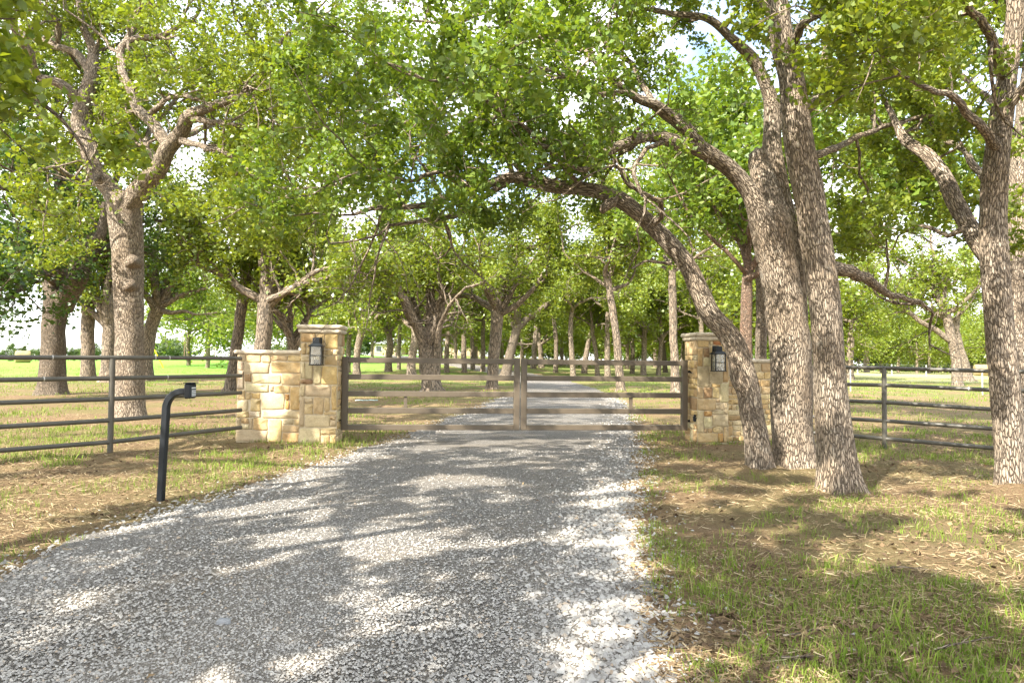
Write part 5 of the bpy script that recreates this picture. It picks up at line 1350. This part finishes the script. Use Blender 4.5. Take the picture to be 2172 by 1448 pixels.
def sample(n, y0, y1, rng, p=1.0, wide=0.82):
    u = rng.random(n)
    if p == 1.0: y = y0 * (y1 / y0) ** u
    else: y = (y0 ** (1 - p) + u * (y1 ** (1 - p) - y0 ** (1 - p))) ** (1 / (1 - p))
    x = rng.uniform(-1, 1, n) * (wide * y + 0.4)
    return x, y

def blades(cx, cy, h, w, rng, lean=1.05):
    """one tapered two segment blade per point"""
    n = len(cx)
    az = rng.uniform(0, 6.28, n); la = rng.uniform(0, 6.28, n); le = h * rng.uniform(0.1, lean, n)
    dx, dy = np.cos(az) * w / 2, np.sin(az) * w / 2
    lx, ly = np.cos(la) * le, np.sin(la) * le
    z0 = ground(cx, cy) - 0.004
    v = np.empty((n, 5, 3))
    for k, (f, s, hf) in enumerate(((0, -1, 0), (0, 1, 0), (0.35, 0.8, .6), (0.35, -0.8, .6))):
        v[:, k, 0] = cx + lx * f + dx * s; v[:, k, 1] = cy + ly * f + dy * s; v[:, k, 2] = z0 + h * hf
    v[:, 4, 0] = cx + lx; v[:, 4, 1] = cy + ly; v[:, 4, 2] = z0 + h * np.clip(1 - 0.5 * (le / h) ** 2, .5, 1)
    i = np.arange(n) * 5
    return v.reshape(-1, 3), np.stack([i, i + 1, i + 2, i + 3], 1), np.stack([i + 3, i + 2, i + 4], 1)

def clumps(n, y0, y1, rng, thr, nb, hr, spread, wr, p=1.0, mult=1.0):
    x, y = sample(n, y0, y1, rng, p)
    pt = patch(x, y) * mult
    rd = road_d(x, y)
    keep = (pt > thr + rng.uniform(-.07, .07, n)) & (rd > 0.12)
    x, y = x[keep], y[keep]
    k = nb
    hs = rng.uniform(*hr, len(x)) * (0.7 + 0.6 * rng.random(len(x)))
    cx = np.repeat(x, k) + rng.normal(0, spread, len(x) * k); cy = np.repeat(y, k) + rng.normal(0, spread, len(x) * k)
    h = np.repeat(hs, k) * rng.uniform(0.5, 1.1, len(cx))
    w = rng.uniform(*wr, len(cx))
    return cx, cy, h, w
rg = np.random.default_rng(77)
parts = [clumps(10500, 2.2, 9, rg, 0.455, 9, (0.03, 0.10), 0.045, (0.003, 0.006)),
         clumps(200, 2.2, 9, rg, 0.55, 14, (0.10, 0.20), 0.04, (0.004, 0.008)),
         clumps(4500, 8, 12.5, rg, 0.47, 8, (0.05, 0.14), 0.06, (0.005, 0.009)), clumps(4500, 12, 26, rg, 0.57, 8, (0.05, 0.14), 0.09, (0.008, 0.016)),
         clumps(5500, 25, 60, rg, 0.48, 6, (0.07, 0.18), 0.16, (0.015, 0.03))]
cx, cy, h, w = (np.concatenate([p_[i] for p_ in parts]) for i in range(4))
v, q, t_ = blades(cx, cy, h, w, rg)
tag(put('grass', mesh_np('grass', v, [q, t_], M['grass'])), 'short patchy green grass growing through the dry litter', 'grass', None, 'stuff')

# dry straw lying flat
n = 105000
x, y = sample(n, 2.2, 16, rg)
k = (road_d(x, y) > rg.uniform(-0.12, 0.15, n)) & (vnoise(x, y, 0.8) + rg.uniform(-.3, .3, n) > 0.28)
x, y = x[k], y[k]; n = len(x)
L = rg.uniform(0.015, 0.10, n); a = rg.normal(0.2, 1.3, n); wd = rg.uniform(0.0010, 0.0028, n)
dx, dy = np.cos(a) * L / 2, np.sin(a) * L / 2; nx_, ny_ = -np.sin(a) * wd, np.cos(a) * wd
z = ground(x, y) + rg.uniform(0.004, 0.022, n); ti = rg.normal(0, 0.010, n)
v = np.empty((n, 4, 3))
for j, (s, q_) in enumerate(((-1, -1), (-1, 1), (1, .4), (1, -.4))):
    v[:, j, 0] = x + s * dx + q_ * nx_; v[:, j, 1] = y + s * dy + q_ * ny_; v[:, j, 2] = z + s * ti + 0.002 * q_
tag(put('dry_straw', mesh_np('dry_straw', v.reshape(-1, 3), [np.arange(n * 4).reshape(n, 4)], M['litter'])), 'pale dry straw and grass litter strewn over the soil', 'litter', None, 'stuff')

# fallen oak leaves
n = 11000
x, y = sample(n, 2.2, 13, rg)
k = ((road_d(x, y) > 0.0) | (rg.random(n) < 0.008)) & (vnoise(x, y, 1.1) + rg.uniform(-.3, .3, n) > 0.42)
x, y = x[k], y[k]
zz = np.where(road_d(x, y) > 0, ground(x, y), road_z(x, y)) + rg.uniform(0.006, 0.02, len(x))
me = leaves(np.stack([x, y, zz], 1), 0.046, rg, 'lobe', 1.0, M['deadleaf'])
me.name = 'fallen_leaves'
tag(put('fallen_leaves', me), 'curled brown oak leaves lying on the soil', 'leaves', None, 'stuff')

# loose gravel
_oct = np.array([[1, 0, -.3], [0, 1, -.5], [-1, 0, -.3], [0, -1, -.5], [0.15, 0.1, 1]], float)
_of = np.array([[0, 1, 4], [1, 2, 4], [2, 3, 4], [3, 0, 4]])
def gravel(x, y, s, rng):
    n = len(x)
    v = _oct[None] * (1 + rng.uniform(-.3, .3, (n, 5, 1))) + rng.uniform(-.22, .22, (n, 5, 3))
    v *= (s[:, None] * np.stack([np.ones(n), rng.uniform(.6, 1, n), rng.uniform(.35, .6, n)], 1))[:, None, :]
    a = rng.uniform(0, 6.28, n); c, sn = np.cos(a)[:, None], np.sin(a)[:, None]
    vx, vy = v[:, :, 0] * c - v[:, :, 1] * sn, v[:, :, 0] * sn + v[:, :, 1] * c
    tl = rng.normal(0, .25, (n, 1)); vz = v[:, :, 2] + vx * tl
    zb = np.where(road_d(x, y) < 0, road_z(x, y), ground(x, y))
    return np.stack([vx + x[:, None], vy + y[:, None], vz + (zb + s * 0.12)[:, None]], -1)
sets = []
x, y = sample(88000, 2.2, 10, rg, 1.8)                    # small stones over the whole drive
k = road_d(x, y) < rg.uniform(-0.02, 0.10, len(x))
x, y = x[k], y[k]; sets.append((x, y, rg.uniform(0.0045, 0.0095, len(x)) * (1 + 0.03 * y)))
n = 9000                                                    # coarser spill along both edges
y = 1.9 * (26 / 1.9) ** rg.random(n); side_ = rg.random(n) < 0.66
off = np.abs(rg.normal(0, 0.16, n)) * np.where(rg.random(n) < 0.62, -1.9, 1.0)
x = np.where(side_, road_r(y) + off, road_l(y) - off)
sets.append((x, y, rg.uniform(0.011, 0.024, n)))
n = 1500
y = rg.uniform(2.0, 7, n); x = road_r(y) - np.abs(rg.normal(0, 0.28, n)) + 0.06
sets.append((x, y, rg.uniform(0.015, 0.028, n)))
n = 700
x, y = sample(n, 2.2, 8, rg); k = (road_d(x, y) > 0) & (road_d(x, y) < 1.0)
sets.append((x[k], y[k], rg.uniform(0.010, 0.02, k.sum())))
x, y, s = (np.concatenate([q_[i] for q_ in sets]) for i in range(3))
v = gravel(x, y, s, rg); n = len(v)
f = (_of[None] + (np.arange(n) * 5)[:, None, None]).reshape(-1, 3)
tag(put('gravel', mesh_np('gravel', v.reshape(-1, 3), [f], M['stones'])), 'loose crushed grey limestone covering the drive', 'gravel', None, 'stuff')

# a few countable things on the ground
def ground_twig(px, py, L, az, label, r=0.006):
    p = G(px, py); T = Tree(int(px)); z = float(ground(p[0], p[1])) + 0.022
    rg_ = np.random.default_rng(int(px + py))
    pts, d = [np.zeros(3)], np.array([math.cos(az), math.sin(az), 0.0])
    for k in range(6):
        d = unit(d + np.append(rg_.normal(0, .22, 2), rg_.normal(0, 0.05))); pts.append(pts[-1] + d * L / 6)
    T.tube(pts, np.linspace(r, r * .5, 7), 6)
    T.tube([pts[3], pts[3] + unit(d + np.array([-.6 * d[1], .6 * d[0], 0.1])) * L * .3], [r * .5, r * .25], 5)
    me = mesh_np('fallen_twig', np.concatenate(T.V), [np.concatenate(T.F)], M['bark'], True, {'bark': np.concatenate(T.B)})
    tag(put('fallen_twig', me, None, (p[0], p[1], z)), label, 'twig', 'dead twigs on the right verge')
ground_twig(1655, 1404, 0.22, R(25), 'straight pale dead twig on bare soil at the bottom right', 0.009)
ground_twig(1610, 1372, 0.30, R(95), 'thin crooked dead twig left of the straight pale one')
ground_twig(1660, 1352, 0.38, R(15), 'long thin curved twig lying in the litter of the right verge')
ground_twig(1980, 1385, 0.3, R(10), 'dead twig near the bottom right corner of the verge')
ground_twig(1880, 1205, 0.35, R(30), 'thin dead twig between grass tufts on the right verge')
rgx = np.random.default_rng(12)
p = G(470, 1338)
th = np.sort(rgx.uniform(0, 6.28, 9)); rad = rgx.uniform(.7, 1.1, 9)
base_ = np.stack([np.cos(th) * rad * .045, np.sin(th) * rad * .034, np.zeros(9)], 1)
vv = np.concatenate([base_ + [0, 0, -.01], base_ * .96 + [0, 0, .008], base_ * .7 + [0, 0, .013], [[0, 0, .014]]])
i = np.arange(9); i2 = (i + 1) % 9
M['flat'] = simple_mat('flat_grey_rock', (0.26, 0.265, 0.27), 0.85)
me = mesh_np('flat_rock', vv, [np.concatenate([np.stack([i + a * 9, i2 + a * 9, i2 + a * 9 + 9, i + a * 9 + 9], 1) for a in (0, 1)]), np.stack([i + 18, i2 + 18, np.full(9, 27)], 1)], M['flat'])
tag(put('flat_rock', me, None, (p[0], p[1], float(road_z(p[0], p[1])) + .006)), 'flat grey rock, the largest stone lying on the gravel drive', 'rock')
